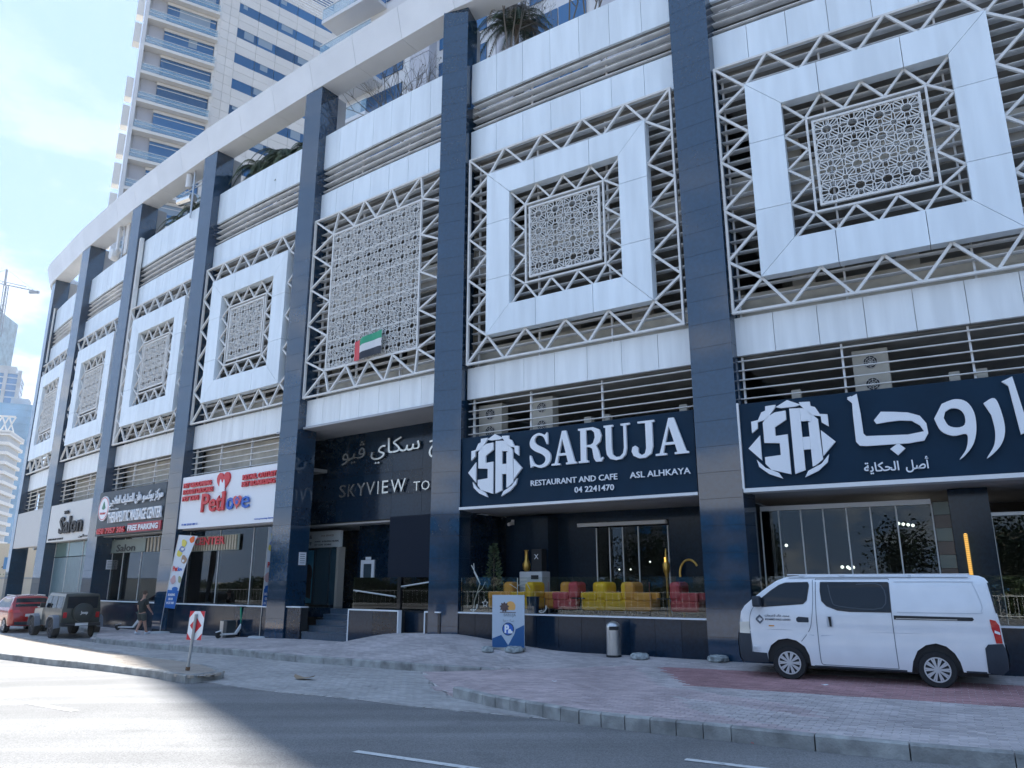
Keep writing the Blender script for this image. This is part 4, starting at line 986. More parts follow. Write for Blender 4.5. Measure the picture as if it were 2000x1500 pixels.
t = bay_thing('twig_light', 1, 'bare white lit twig tree behind glass above the parking banner', 'decoration', -1.8, .35, .96)
b = MB(); b.tube([(0, 0, 0), (0, 0, .9)], .012); b.tube([(0, 0, .7), (.28, 0, .78), (.4, 0, .6)], .008); b.tube([(0, 0, .62), (-.25, 0, .74)], .008); b.tube([(-.12, 0, 0), (0, 0, .25), (.12, 0, 0)], .01); b.build('branch', dl, t)
t = bay_thing('gold_ornament', 1, 'tall gold teapot ornament in front of the right terrace wall', 'ornament', 1.82, 1.9, .9); t.scale = (.7, .7, .95); b = MB(); b.lathe([(.12, 0), (.05, .5), (.04, 1.0), (.12, 1.2), (.14, 1.35), (.05, 1.55), (.03, 1.75), (.01, 1.8)], n=14); b.build('ornament_body', glow if False else gold, t, smooth=True); b = MB(); b.cyl((0, -.05, 1.35), (0, -.12, 1.55), .03, n=8); b.build('lit_panel', glow, t)
t = bay_thing('gold_crescent', 1, 'large gold crescent ornament near the right end of the terrace', 'ornament', 2.35, 1.6, .9); b = MB(); b.tube([(.25 * cos(a) + .2, 0, 1.05 + .35 * sin(a)) for a in [.6 + .25 * k for k in range(12)]], .03, 8); b.cyl((0, 0, 0), (0, 0, .8), .03, n=8); b.build('crescent', gold, t)
t = bay_thing('wall_lamp', 0, 'long lit gold wall lamp on the dark wall right of the restaurant windows', 'lamp', .78, 1.35, 1.75); b = MB(); b.box(-.032, .032, -.02, .09, 0, 1.0); b.build('lamp_body', glow, t, bevel=.02); b = MB()
for k in range(24): b.box(-.042, .042, -.035, -.022, .015 + k * .041, .040 + k * .041)
b.build('lamp_grille', gold, t)
t = bay_thing('wicker_sofa', 0, 'pale wicker sofa behind the terrace glass right of the white van', 'sofa', 2.6, .8, .9); b = MB(); b.box(0, 1.5, 0, .6, .1, .42); b.build('seat', mat('wicker', (.30, .30, .27), .8), t, bevel=.05); b = MB(); b.box(0, 1.5, .45, .65, .4, .85); b.build('backrest', MATS['wicker'], t, bevel=.06)

# ------------------------------------------------------------------ pavement objects
def at(x, y, z=0): return Vector((x, y, z))
t = thing('steel_bin', 'tall brushed steel litter bin with half-round hood against the dark plinth', 'bin', (2.36, 18.53, zU(2.36, 18.53)), 0)
b = MB(); b.cyl((0, 0, .04), (0, 0, .66), .165, n=32); b.build('bin_body', steel, t, smooth=True); b = MB(); b.cyl((0, 0, 0), (0, 0, .045), .175, n=32); b.build('base_ring', black_mat, t)
b = MB(); n = 12; vs = [(0.165 * cos(a), 0.165 * sin(a), .66) for a in [2 * pi * k / 24 for k in range(24)]]
b.lathe([(.165, 0), (.15, .06), (.10, .11), (.03, .13)], (0, 0, .66), 24); b.build('hood', steel, t, smooth=True); b = MB(); b.box(-.11, .11, -.175, -.13, .60, .68); b.build('opening', black_mat, t)
t = bay_thing('steel_bin', 3, 'square steel bin with dark side standing behind the green electric scooter', 'bin', 1.12, -.55, -.12)
b = MB(); b.box(0, .40, 0, .36, 0, .60); b.build('bin_body', mat('bin_dark', (.03, .04, .045), .35), t, bevel=.01); b = MB(); b.box(-.004, .20, -.004, -.0005, .04, .58); b.build('steel_front', steel, t)
def stone(x, y, w, lb, z=0, rz=0):
    t = thing('weight_block', lb, 'concrete block', (x, y, zU(x, y)), rz, 'rough round concrete weights along the wall')
    b = MB(); rnd = random.Random(int(x * 100)); prof = []
    for r, zz in ((w * .46, 0), (w * .52, .03), (w * .5, .10), (w * .38, .13), (.02, .135)): prof.append((r, zz))
    b.lathe(prof, n=18)
    b.v = [(a * (1 + rnd.uniform(-.05, .05)), c * (1 + rnd.uniform(-.05, .05)), d + rnd.uniform(-.006, .006)) for a, c, d in b.v]
    b.build('block', mat('weight_stone', (.30, .33, .33), .9, 0, .5, 9, .8, 25) if 'weight_stone' not in MATS else MATS['weight_stone'], t)
stone(2.88, 18.05, .42, 'rough concrete weight between the tall steel bin and the pillar'); stone(4.47, 17.38, .44, 'rough concrete weight at the pillar foot beside the white van')
stone(-.59, 19.4, .30, 'small rough concrete weight left of the parking banner foot'); stone(.05, 19.42, .44, 'rough concrete weight holding the parking banner foot')
# parking banner stand
BX, BY = -.09, 19.62
t = thing('banner_stand', 'pale blue roll-up banner with orange sun logo and blue parking pin', 'banner', (BX, BY, zU(BX, BY)), R_(-18))
b = MB(); b.box(-.42, .42, -.012, .012, .06, 1.31); b.build('sheet', mat('banner_pale', (.46, .53, .60), .5), t); b = MB(); b.box(-.44, .44, -.08, .08, 0, .06); b.build('foot', steel, t); b = MB(); b.cyl((.0, .04, 0), (.0, .03, 1.32), .012, n=6); b.build('support_pole', steel, t)
shape('blue_field', [[(-.415, .07), (.415, .07), (.415, .60), (.20, .50), (0, .12), (-.18, .36), (-.415, .27)]], mat('banner_blue', (.01, .09, .25), .5), t, -.016, -.0125)
shape('map_pin', [[(0 + .19 * cos(a), .50 + .19 * sin(a)) for a in [-.5 + .2 * k for k in range(22)]] + [(-.17, .40), (0, .12), (.17, .40)]], MATS['banner_pale'], t, -.019, -.0165)
shape('pin_disc', [[(.155 * cos(a), .50 + .155 * sin(a)) for a in [2 * pi * k / 24 for k in range(24)]]], mat('pin_navy', (.012, .05, .12), .5), t, -.022, -.0195); shape('pin_disc', [[(.13 * cos(a), .50 + .13 * sin(a)) for a in [2 * pi * k / 24 for k in range(24)]]], blue_m, t, -.025, -.0225)
text('lettering', 'P', -.09, .42, .25, sign_white, t, -.028, .003, .12, .012); shape('car_symbol', [[(.0, .40), (.12, .40), (.12, .45), (.09, .46), (.07, .50), (.02, .50), (0, .46)]], sign_white, t, -.030, -.027)
shape('sun_logo', [[(.06 + .13 * cos(a), 1.03 + .13 * sin(a)) for a in [k * pi / 14 for k in range(-3, 18)]]], mat('logo_orange', (.75, .38, .10), .5), t, -.017, -.0125)
shape('leaf_logo', [starp(-.10, 1.02, .13, .09, 9)], mat('logo_brown', (.10, .06, .055), .5), t, -.021, -.0175); b = MB(); b.box(-.22, .20, -.017, -.0125, .885, .90); b.build('logo_line', MATS['logo_brown'], t)
text('lettering', 'SARUJA', -.12, .80, .10, mat('print_slate', (.2, .22, .24), .6), t, -.014, .003, .32); text('lettering', ar('\uFEB3\uFE8E\uFEAD\uFEEE\uFE9F\uFE8E'), -.13, .67, .09, MATS['print_slate'], t, -.014, .003, .28)
# feather banners
def feather(x, y, z, rz, lb, H=3.64, lean=.42, w0=.88, w1=.46):
    t = thing('feather_banner', lb, 'banner', (x, y, z), rz, 'pet shop feather banners')
    b = MB(); b.cyl((0, 0, 0), (0, 0, .05), .38, .34, 20); b.build('weight_base', mat('base_grey', (.45, .47, .48), .7) if 'base_grey' not in MATS else MATS['base_grey'], t)
    X = lambda zz: lean * (zz / H) ** 1.25
    b = MB(); b.tube([(X(zz), 0, zz) for zz in [H * k / 10 for k in range(11)]], .014, 6); b.build('pole', steel, t)
    zb = .93; N = 14
    def E_(f, s_):
        zz = zb + (H - zb) * f; w = w1 + (w0 - w1) * f ** 1.1
        return (X(zz) + .01 + w * s_, .05 * sin(f * 6 + s_ * 1.5) * s_, zz - .05 * s_ * (1 - f) - (.06 * s_ if f > .95 else 0))
    def strip(nm, m, f0, f1, off, s0=0, s1=1):
        b = MB(); vs = []; K = 8
        for k in range(N + 1):
            for j in range(K + 1): p = E_(f0 + (f1 - f0) * k / N, s0 + (s1 - s0) * j / K); vs.append((p[0], p[1] - off, p[2]))
        fs = [(k * (K + 1) + j, k * (K + 1) + j + 1, (k + 1) * (K + 1) + j + 1, (k + 1) * (K + 1) + j) for k in range(N) for j in range(K)]
        b.add(vs, fs); m_ = len(vs); b.add([(a, c + .006, d) for a, c, d in vs], [f[::-1] for f in fs]); b.build(nm, m, t, smooth=True)
    strip('cloth', mat('banner_cloth', (.66, .70, .74), .8) if 'banner_cloth' not in MATS else MATS['banner_cloth'], 0, 1, 0)
    strip('blue_field', mat('banner_sea', (.02, .14, .45), .7) if 'banner_sea' not in MATS else MATS['banner_sea'], 0, .24, .004)
    def blob(nm, m, f, s_, rx, rz_, n=12, k=0):
        c = E_(f, s_); shape(nm, [[(c[0] + rx * cos(a) * (1 + .18 * sin(3 * a + k)), c[2] + rz_ * sin(a) * (1 + .18 * cos(2 * a + k))) for a in [2 * pi * q / n for q in range(n)]]], m, t, c[1] - .016, c[1] - .010)
    blob('wave', MATS['banner_sea'], .245, .62, .14, .14)
    cols = [('patch_yellow', (.7, .6, .12)), ('patch_blue', (.2, .25, .45)), ('patch_orange', (.8, .15, .03)), ('patch_fur', (.40, .26, .16)), ('patch_pink', (.55, .35, .35)), ('patch_white', (.75, .75, .75)), ('patch_olive', (.35, .36, .2))]
    M_ = {n_: (MATS[n_] if n_ in MATS else mat(n_, c, .7)) for n_, c in cols}
    blob('toy', M_['patch_yellow'], .88, .42, .12, .16, k=1); blob('toy', M_['patch_yellow'], .74, .30, .13, .12, k=2); blob('cat_picture', M_['patch_blue'], .80, .40, .14, .10, k=3); blob('cat_face', M_['patch_white'], .80, .44, .07, .06)
    blob('bone_picture', M_['patch_orange'], .93, .82, .12, .13, k=5); blob('dog_picture', M_['patch_fur'], .66, .74, .14, .15, k=2); blob('dog_face', M_['patch_white'], .64, .72, .06, .06)
    blob('paw_picture', M_['patch_pink'], .38, .30, .13, .15, k=4); blob('toy', M_['patch_olive'], .39, .85, .08, .14, k=1)
    c = E_(.50, .12); o = text('lettering', 'Pet', c[0], c[2], .24, red_m, t, c[1] - .02, .006, .24, .01); o = text('lettering', 'love', c[0] + .27, c[2], .20, blue_m, t, c[1] - .03, .006, .30, .008)
    for k, (w, f) in enumerate(((.34, .16), (.22, .105), (.38, .05))): c = E_(f, .15 if k != 1 else .25); text('lettering', ['BOARDING', 'GROOM', '04 331 0401'][k], c[0], c[2], .12, sign_white, t, c[1] - .012, .004, w, .004)
    return t
feather(-13.35, 30.1, gp(-13), R_(-24 + 2), 'feather banner facing the street with cat and dog pictures left of the pet shop window', lean=.44)
feather(-8.42, 26.5, gp(-8.4), R_(46), 'feather banner turned edge-on right of the pet shop window', lean=.05, w0=.50, w1=.24)
# island direction sign
t = thing('chevron_sign', 'red and white diamond marker panel on a grey post on the island tip', 'sign', (-6.72, 16.72, -.02), R_(-22))
b = MB(); b.cyl((-.035, 0, 0), (.045, 0, 1.12), .030, n=14); b.build('post', mat('post_galvanised', (.33, .35, .36), .4, .5, .1, 6), t); b = MB(); b.cyl((-.035, 0, 0), (-.03, 0, .07), .045, n=14); b.build('post_collar', mat('rust', (.16, .09, .05), .9), t)
sw, s0, s1 = .20, .60, 1.18; mid = .89
TX = lambda pts: [(.03 + x + (z - mid) * .06, z) for x, z in pts]
shape('white_panel', [TX([(-sw, s0), (sw, s0), (sw, s1), (-sw, s1)])], sign_white, t, .034, .040)
rr = mat('sign_bright_red', (.60, .02, .035), .4)
shape('red_diamond', [TX([(0, mid - .165), (.155, mid), (0, mid + .165), (-.155, mid)])], rr, t, .030, .0335)
for sx_ in (-1, 1):
    for sz, ze in ((1, s1), (-1, s0)):
        shape('red_corner', [TX([(sx_ * sw, ze), (sx_ * .075, ze), (sx_ * sw, ze - sz * .135)])], rr, t, .030, .0335)
# electric scooters
def scooter(x, y, z, rz, lb):
    t = thing('electric_scooter', lb, 'scooter', (x, y, z), rz, 'green electric scooters on the pavement')
    b = MB(); b.bar((-.42, 0, .12), (.22, 0, .12), .15, .05, (0, 0, 1)); b.build('deck', pvc_white, t, bevel=.01); b = MB(); b.bar((.20, 0, .12), (.42, 0, .42), .09, .07); b.build('neck', pvc_white, t, bevel=.01)
    b = MB(); b.cyl((.45, 0, .12), (.40, 0, .48), .035, n=10); b.build('fork', pvc_white, t); b = MB(); b.cyl((.40, 0, .45), (.33, 0, .98), .032, n=12); b.build('stem', green_m, t); b = MB(); b.cyl((.33, -.24, 1.0), (.33, .24, 1.0), .016, n=8); b.cyl((.33, -.24, 1.0), (.30, -.25, 1.0), .02, n=8); b.build('handlebar', black_mat, t)
    for wx in (-.46, .46):
        b = MB(); b.lathe([(.06, -.025), (.105, -.025), (.115, 0), (.105, .025), (.06, .025)], (wx, 0, .115), 18, 'y'); b.build('wheel', rubber, t, smooth=True)
    b = MB(); b.bar((-.56, 0, .20), (-.36, 0, .25), .08, .02, (0, 0, 1)); b.build('mudguard', pvc_white, t)
scooter(-15.35, 31.75, gp(-15), R_(-8), 'green and white electric scooter left of the walking person'); scooter(-9.55, 26.95, gp(-9.5), R_(55), 'green and white electric scooter in front of the square steel bin')
# litter
def bit(x, y, z, s, m, lb, rz=0, cat='litter'):
    t = MB(); rnd = random.Random(int(x * 77)); pts = [(s * cos(a) * rnd.uniform(.6, 1.2), s * .6 * sin(a) * rnd.uniform(.6, 1.2)) for a in [2 * pi * k / 7 for k in range(7)]]
    t.prism(pts, lambda a, c, d: (a, c, d + .25 * abs(a)), 0, .006); o = t.build('paper_scrap' if cat == 'litter' else 'cardboard_piece', m, None); o.location = (x, y, z); o.rotation_euler = (0, 0, rz); tag(o, lb, cat); return o
bit(5.5, 14.2, .004, .07, sign_white, 'scrap of white paper on red pavers beside the van front wheel'); bit(.78, 14.76, -.0, .05, sign_white, 'scrap of paper on the pinkish pavers'); bit(-4.25, 16.35, -.148, .30, mat('cardboard', (.32, .24, .16), .9), 'flat torn cardboard piece on the brick slip road', -.5, 'cardboard'); bit(3.0, 10.15, -.166, .05, red_m, 'small red scrap in the gutter by the kerb')

# ------------------------------------------------------------------ vehicles
def tri_patch(outline, holes, grid):
    pts = []
    def dens(p):
        o = []
        for a, c in zip(p, p[1:] + p[:1]):
            L = math.hypot(c[0] - a[0], c[1] - a[1]); n = max(1, int(L / grid))
            o += [(a[0] + (c[0] - a[0]) * k / n, a[1] + (c[1] - a[1]) * k / n) for k in range(n)]
        return o
    O = dens(outline); H = [dens(h) for h in holes]
    V_ = [Vector(p) for p in O]; faces = [list(range(len(O)))]; ed = []
    for h in H: k = len(V_); V_ += [Vector(p) for p in h]; ed += [(k + j, k + (j + 1) % len(h)) for j in range(len(h))]
    xs = [p[0] for p in O]; zs = [p[1] for p in O]; x = min(xs) + grid / 2
    def far(px, pz): return all((px - q.x) ** 2 + (pz - q.y) ** 2 > (grid * .35) ** 2 for q in V_[:len(O) + sum(map(len, H))])
    while x < max(xs):
        z = min(zs) + grid / 2
        while z < max(zs):
            if inpoly(x, z, O) and not any(inpoly(x, z, h) for h in H) and far(x, z): V_.append(Vector((x, z)))
            z += grid
        x += grid
    r = delaunay_2d_cdt(V_, ed, faces, 1, 1e-6); vv = r[0]
    keep = [f for f in r[2] if not any(inpoly(sum(vv[j].x for j in f) / 3, sum(vv[j].y for j in f) / 3, h) for h in H)]
    return [(v.x, v.y) for v in vv], keep
class Car:
    def __init__(s, root, hw, grid=.11): s.r = root; s.hw = hw; s.g = grid
    def patch(s, name, outline, m, off=0, holes=(), sides=(-1, 1), th=0, smooth=True):
        vv, fs = tri_patch(list(outline), list(holes), s.g); out = None
        for sd_ in sides:
            b = MB(); vs = [(x, sd_ * (s.hw(x, z) + off), z) for x, z in vv]; b.add(vs, [tuple(f) if sd_ < 0 else tuple(f)[::-1] for f in fs])
            if off > .004 or th:
                n = len(outline); o2 = list(outline)
                b.add([(x, sd_ * (s.hw(x, z) + off), z) for x, z in o2] + [(x, sd_ * (s.hw(x, z) + off - max(.02, th)), z) for x, z in o2], [(k, (k + 1) % n, n + (k + 1) % n, n + k) for k in range(n)])
            me = b.mesh(name, m)
            if smooth:
                me.polygons.foreach_set('use_smooth', [True] * len(me.polygons))
                try: me.set_sharp_from_angle(angle=R_(40))
                except Exception: pass
            out = link(name, me, s.r)
        return out
    def shell(s, name, outline, chain, m, holes=(), K=10, crown=.035):
        """closed body: two sides and the skin across along the outline chain"""
        vv, fs = tri_patch(list(outline), list(holes), s.g); b = MB()
        for sd_ in (-1, 1): b.add([(x, sd_ * s.hw(x, z), z) for x, z in vv], [tuple(f) if sd_ < 0 else tuple(f)[::-1] for f in fs])
        s.skin(b, chain, K, crown)
        return b.build(name, m, s.r, smooth=True)
    def skin(s, b, chain, K=10, crown=.035, f0=-1, f1=1, off=0):
        vs = []; n = len(chain)
        for k, (x, z) in enumerate(chain):
            a = Vector(chain[max(k - 1, 0)]); c = Vector(chain[min(k + 1, n - 1)]); t = (c - a).normalized(); nn = Vector((-t.y, t.x))
            w = s.hw(x, z)
            for j in range(K + 1):
                f = f0 + (f1 - f0) * j / K; h = crown * (1 - f ** 4) + off
                vs.append((x + nn.x * h, w * f, z + nn.y * h))
        b.add(vs, [(k * (K + 1) + j, (k + 1) * (K + 1) + j, (k + 1) * (K + 1) + j + 1, k * (K + 1) + j + 1) for k in range(n - 1) for j in range(K)])
    def skin_patch(s, name, chain, m, f0, f1, off, crown=.035, K=8):
        b = MB(); s.skin(b, chain, K, crown, f0, f1, off); return b.build(name, m, s.r, smooth=True, fixn=False)
    def line(s, name, pts, m, w=.012, off=.003, sides=(-1, 1)):
        """thin seam following the side"""
        for sd_ in sides:
            b = MB(); q = smooth_path(pts, 4) if len(pts) > 2 else [tuple(Vector(pts[0]).lerp(Vector(pts[1]), k / 8)) for k in range(9)]
            vs = []
            for i, p in enumerate(q):
                a = Vector(q[max(i - 1, 0)]); c = Vector(q[min(i + 1, len(q) - 1)]); t = (c - a).normalized(); n = Vector((-t.y, t.x)) * w / 2
                for e in (-1, 1): x, z = p[0] + n.x * e, p[1] + n.y * e; vs.append((x, sd_ * (s.hw(x, z) + off), z))
            b.add(vs, [(2 * k, 2 * k + 1, 2 * k + 3, 2 * k + 2) for k in range(len(q) - 1)]); b.build(name, m, s.r, fixn=False)
    def wheel(s, x, z, r, y, side, rim=.66, spokes=10, w=.19, steer=0, cover=None):
        e = empty('wheel', (x, side * y, z), steer, s.r); S = side
        b = MB(); b.lathe([(r * .62, -w / 2), (r * .93, -w / 2), (r, -w / 2 + .03), (r, w / 2 - .03), (r * .93, w / 2), (r * .70, w / 2 - .002), (r * .64, w / 2 - .02)], n=36, axis='y'); o = b.build('tyre', rubber, e, smooth=True)
        if S < 0: o.rotation_euler = (0, 0, pi)
        rr = r * rim; yo = S * (w / 2 - .012)
        b = MB(); b.cyl((0, S * (w / 2 - .09), 0), (0, yo - S * .012, 0), rr * .99, n=32); b.build('rim_well', black_mat, e)
        b = MB()
        for k in range(40):
            a, c = 2 * pi * k / 40, 2 * pi * (k + 1) / 40
            b.bar((rr * .96 * cos(a), yo, rr * .96 * sin(a)), (rr * .96 * cos(c), yo, rr * .96 * sin(c)), rr * .10, .02)
        for k in range(spokes):
            a = 2 * pi * k / spokes
            for d in (-.075, .075):
                b.bar((rr * .22 * cos(a), yo + S * .004, rr * .22 * sin(a)), (rr * .93 * cos(a + d * 1.3), yo, rr * .93 * sin(a + d * 1.3)), rr * .13, .018)
        b.cyl((0, yo - S * .01, 0), (0, yo + S * .016, 0), rr * .25, rr * .21, 20); b.build('rim', cover or rim_m, e)
        return e
# ---- white van
VA = math.atan2(-.48634, .87377); vu = Vector((.87377, -.48634)); vn = Vector((.48634, .87377))
HWV = .78
vo = Vector((5.16, 14.98)) + vn * (HWV + .01)
van = thing('parked_van', 'white panel van parked on the pavement below the Arabic restaurant sign', 'van', (vo.x, vo.y, 0), VA)
def hwv(x, z):
    w = HWV
    if z > 1.15: w -= .085 * ((z - 1.15) / .7) ** 1.5
    if z > 1.74: w -= .10 * min(1, (z - 1.74) / .15) ** 2
    if z < .55: w -= .03 * ((.55 - z) / .3) ** 2
    if x < -.35: w -= .20 * min(1, (-.35 - x) / .55) ** 2
    if x > 3.2: w -= .05 * min(1, (x - 3.2) / .3) ** 2
    w -= .012 * math.exp(-((z - .86) / .05) ** 2)
    return w
fa = [(-.36, .30), (-.355, .46), (-.29, .60), (-.15, .705), (.02, .735), (.18, .70), (.32, .60), (.385, .45), (.40, .27)]
ra = [(2.05, .24), (2.09, .42), (2.18, .60), (2.32, .70), (2.48, .735), (2.63, .69), (2.745, .58), (2.81, .44), (2.84, .28)]
top = [(3.49, .34), (3.50, .58), (3.485, .80), (3.47, 1.07), (3.45, 1.23), (3.39, 1.76), (3.345, 1.83), (3.27, 1.865), (3.12, 1.882), (2.2, 1.893), (1.05, 1.895), (.35, 1.885), (.08, 1.855), (-.09, 1.79), (-.25, 1.69), (-.52, 1.49), (-.75, 1.315), (-.84, 1.20), (-.885, 1.0), (-.90, .80), (-.915, .62), (-.905, .42), (-.86, .30)]
outl = fa + [(.54, .26), (1.84, .25)] + ra + [(3.19, .28), (3.32, .29)] + top
C = Car(van, hwv, .10)
C.shell('body', outl, top, van_white)
b = MB(); b.box(-.40, .42, -.70, .70, .3, .80); b.box(2.02, 2.86, -.70, .70, .3, .80); b.box(-.3, 3.2, -.6, .6, .20, .30); b.build('wheel_housing', black_mat, van)
fw = [(-.405, 1.30), (-.40, 1.455), (-.22, 1.595), (-.06, 1.70), (.06, 1.745), (.465, 1.755), (.48, 1.70), (.42, 1.43), (.355, 1.365)]
C.patch('window', fw, car_glass, .004)
mw = [(.69, 1.755), (.675, 1.60), (.69, 1.42), (.77, 1.33), (.95, 1.26), (1.15, 1.24), (1.835, 1.24), (1.835, 1.755)]
C.patch('window', mw, car_glass, .004)
C.line('window_divider', [(.82, 1.71), (.86, 1.45), (.98, 1.33), (1.7, 1.31), (1.72, 1.70), (1.3, 1.72)], mat('seal_dark', (.03, .045, .06), .3), .018, .006)
seam = mat('seam_grey', (.10, .12, .15), .6); press = mat('press_line', (.50, .53, .57), .3)  # press: darker grey strips that paint the shade of the pressed creases
seal = MATS['seal_dark']
for w_ in (fw, mw):
    for p_, q_ in zip(w_, w_[1:] + w_[:1]): C.line('window_seal', [p_, q_], black_mat, .016, .006, (-1,))
C.line('sill_trim', [(.46, .265), (1.98, .255)], dark_plastic, .03, .004); C.line('sill_trim', [(2.88, .29), (3.18, .29)], dark_plastic, .03, .004)
C.patch('side_indicator', [(-.30, .945), (-.20, .945), (-.20, .965), (-.30, .965)], mat('amber', (.7, .3, .03), .3), .006)
C.line('roof_seam', [(.12, 1.835), (1.0, 1.845), (2.0, 1.845), (3.1, 1.835)], seam, .008, .003)
C.line('door_seam', [(.55, 1.80), (.535, 1.45), (.49, 1.12), (.43, .90), (.27, .69)], seam, .010); C.line('door_seam', [(-.40, 1.80 - .34), (-.60, 1.25), (-.665, 1.05), (-.665, .80), (-.64, .47)], seam, .009)
C.line('door_seam', [(.605, 1.81), (.575, 1.30), (.57, .90), (.575, .50), (.59, .32), (.66, .295)], seam, .012); C.line('door_seam', [(1.85, 1.81), (1.84, 1.2), (1.845, .70), (1.855, .29)], seam, .012); C.line('door_seam', [(.66, .295), (1.855, .285)], seam, .010); C.line('door_seam', [(.6, 1.815), (1.85, 1.82)], seam, .009)
C.patch('slide_rail', [(1.87, 1.115), (3.07, 1.115), (3.10, 1.14), (3.08, 1.175), (1.87, 1.185)], black_mat, .004); C.line('rail_channel', [(1.90, 1.135), (2.85, 1.13)], steel, .012, .007)
C.line('pressed_line_shade', [(1.93, 1.24), (3.12, 1.24), (3.22, 1.28), (3.24, 1.40), (3.15, 1.72), (3.05, 1.765), (1.93, 1.765)], press, .012); C.line('pressed_line_shade', [(.62, .80), (1.2, .86), (1.83, .88), (2.6, .87), (3.3, .86)], press, .02, .002); C.line('pressed_line_shade', [(-.5, .86), (-.2, .885), (.2, .87), (.5, .80)], press, .018, .002)
C.patch('fuel_or_door_handle_recess', [(.21, 1.055), (.235, 1.03), (.42, 1.03), (.43, 1.05), (.43, 1.12), (.25, 1.13), (.21, 1.10)], dark_plastic, .005)
C.patch('handle_recess_shade', [(.75, .955), (.845, .955), (.855, 1.03), (.835, 1.15), (.755, 1.15), (.74, 1.05)], press, .0025, smooth=False); C.patch('handle', [(.79, .97), (.825, .97), (.82, 1.14), (.775, 1.14)], black_mat, .022)  # flat grey patch: shade of the handle recess put into the colour
C.patch('front_bumper', [(-.665, .80), (-.655, .47), (-.37, .46), (-.355, .29), (-.86, .275), (-.915, .36), (-.925, .60), (-.91, .80)], dark_plastic, .012); C.skin_patch('front_bumper', [(-.86, .27), (-.915, .36), (-.925, .60), (-.91, .80)][::-1][::-1], dark_plastic, -1.0, 1.0, -.012 if False else .02)
C.patch('rear_bumper', [(3.195, .29), (3.20, .68), (3.25, .745), (3.47, .76), (3.50, .66), (3.51, .56), (3.50, .35), (3.40, .26), (3.32, .27)], dark_plastic, .014); C.skin_patch('rear_bumper', [(3.51, .76), (3.53, .56), (3.51, .34)][::-1], dark_plastic, -1, 1, -.0)
C.patch('headlight', [(-.885, 1.0), (-.68, 1.02), (-.675, .80), (-.90, .80)], headlight_m, .006); C.patch('tail_light', [(3.325, 1.15), (3.41, 1.13), (3.455, 1.05), (3.462, .90), (3.465, .765), (3.37, .765), (3.355, .92), (3.335, .99)], tail_m, .008)
C.patch('reversing_light', [(3.37, .93), (3.45, .90), (3.45, .94), (3.375, .975)], sign_white, .011)
C.skin_patch('windscreen', [(-.14, 1.755), (-.30, 1.645), (-.52, 1.485), (-.72, 1.335)][::-1], car_glass, -.93, .93, -.03 if False else .004); C.skin_patch('rear_window', [(3.395, 1.74), (3.445, 1.27)][::-1], car_glass, -.86, .86, .004)
C.patch('rear_window_edge', [(3.37, 1.75), (3.395, 1.75), (3.455, 1.25), (3.43, 1.25)], car_glass, .005)
b = MB(); b.box(-.55, -.40, -.96, -.78, 1.30, 1.50); b.build('wing_mirror', dark_plastic, van, bevel=.03); b = MB(); b.box(-.55, -.40, .78, .96, 1.30, 1.50); b.build('wing_mirror', dark_plastic, van, bevel=.03)
b = MB(); b.cyl((.10, -.55, 1.86), (.06, -.55, 2.22), .006, n=5); b.build('antenna', black_mat, van)
b = MB(); b.box(.10, 3.13, -.70, -.665, 1.885, 1.905); b.box(.10, 3.13, .665, .70, 1.885, 1.905); b.build('roof_gutter', van_white, van)
def on_side(o): return o
lt = text('lettering', 'MOHAMMED KHALID LAUNDRY', -.36, 1.055, .050, seam, van, -HWV - .003, .004, .47, .0008); lt = text('lettering', ar('\uFEE3\uFEA4\uFEE4\uFEAA \uFEA7\uFE8E\uFEDF\uFEAA \uFEDF\uFEE0\uFEA7\uFEAA\uFEE3\uFE8E\uFE95'), -.36, 1.125, .06, seam, van, -HWV - .003, .004, .45, .001)
shape('company_emblem', [[(-.46, 1.155), (-.40, 1.10), (-.42, 1.08), (-.46, 1.115), (-.50, 1.08), (-.52, 1.10)], [(-.46, .985), (-.40, 1.04), (-.42, 1.06), (-.46, 1.025), (-.50, 1.06), (-.52, 1.04)], [(-.385, 1.07), (-.395, 1.095), (-.42, 1.07), (-.395, 1.045)], [(-.535, 1.07), (-.525, 1.095), (-.50, 1.07), (-.525, 1.045)]], seam, van, -HWV - .004, -HWV + .04)
for k in range(3): b = MB(); b.box(-.62, -.42, -HWV + .012, -HWV + .06, .50 + k * .028, .505 + k * .028); b.build('lettering', press, van)
for x, r in ((.02, .30), (2.45, .305)):
    for sd_ in (-1, 1): C.wheel(x, .30, r, HWV - .105, sd_, .67, 10)
# ---- generic SUV builder for the two parked cars
jh = Vector((-.72, .694)); jl = Vector((-.694, -.72))       # heading, left side
JA = math.atan2(jh.y, jh.x)
jo = Vector((-17.05, 29.62)) - jl * .66
jeep = thing('parked_off_roader', 'dark olive box-shaped off-road car with rear spare wheel parked by the kerb', 'car', (jo.x, jo.y, gp(-17) - .165), JA)
def hwj(x, z):
    w = .66
    if z > 1.0: w -= .07 * (z - 1.0) / .6
    if z > 1.52: w -= .05 * min(1, (z - 1.52) / .1) ** 2
    return w
JW = 2.45
C = Car(jeep, hwj, .14)
jo_ = [(-.50, .52), (-.52, .62), (-.52, 1.0), (-.47, 1.55), (-.42, 1.60), (1.42, 1.63), (1.52, 1.60), (1.78, 1.08), (2.85, 1.02), (2.92, .95), (2.93, .60), (2.85, .45), (2.80, .45), (2.72, .62), (2.58, .72), (2.30, .72), (2.15, .62), (2.05, .42), (.42, .42), (.34, .60), (.20, .70), (-.12, .70), (-.28, .60), (-.36, .45), (-.46, .45)]
C.shell('body', jo_, jo_[:13], jeep_m, crown=.015)
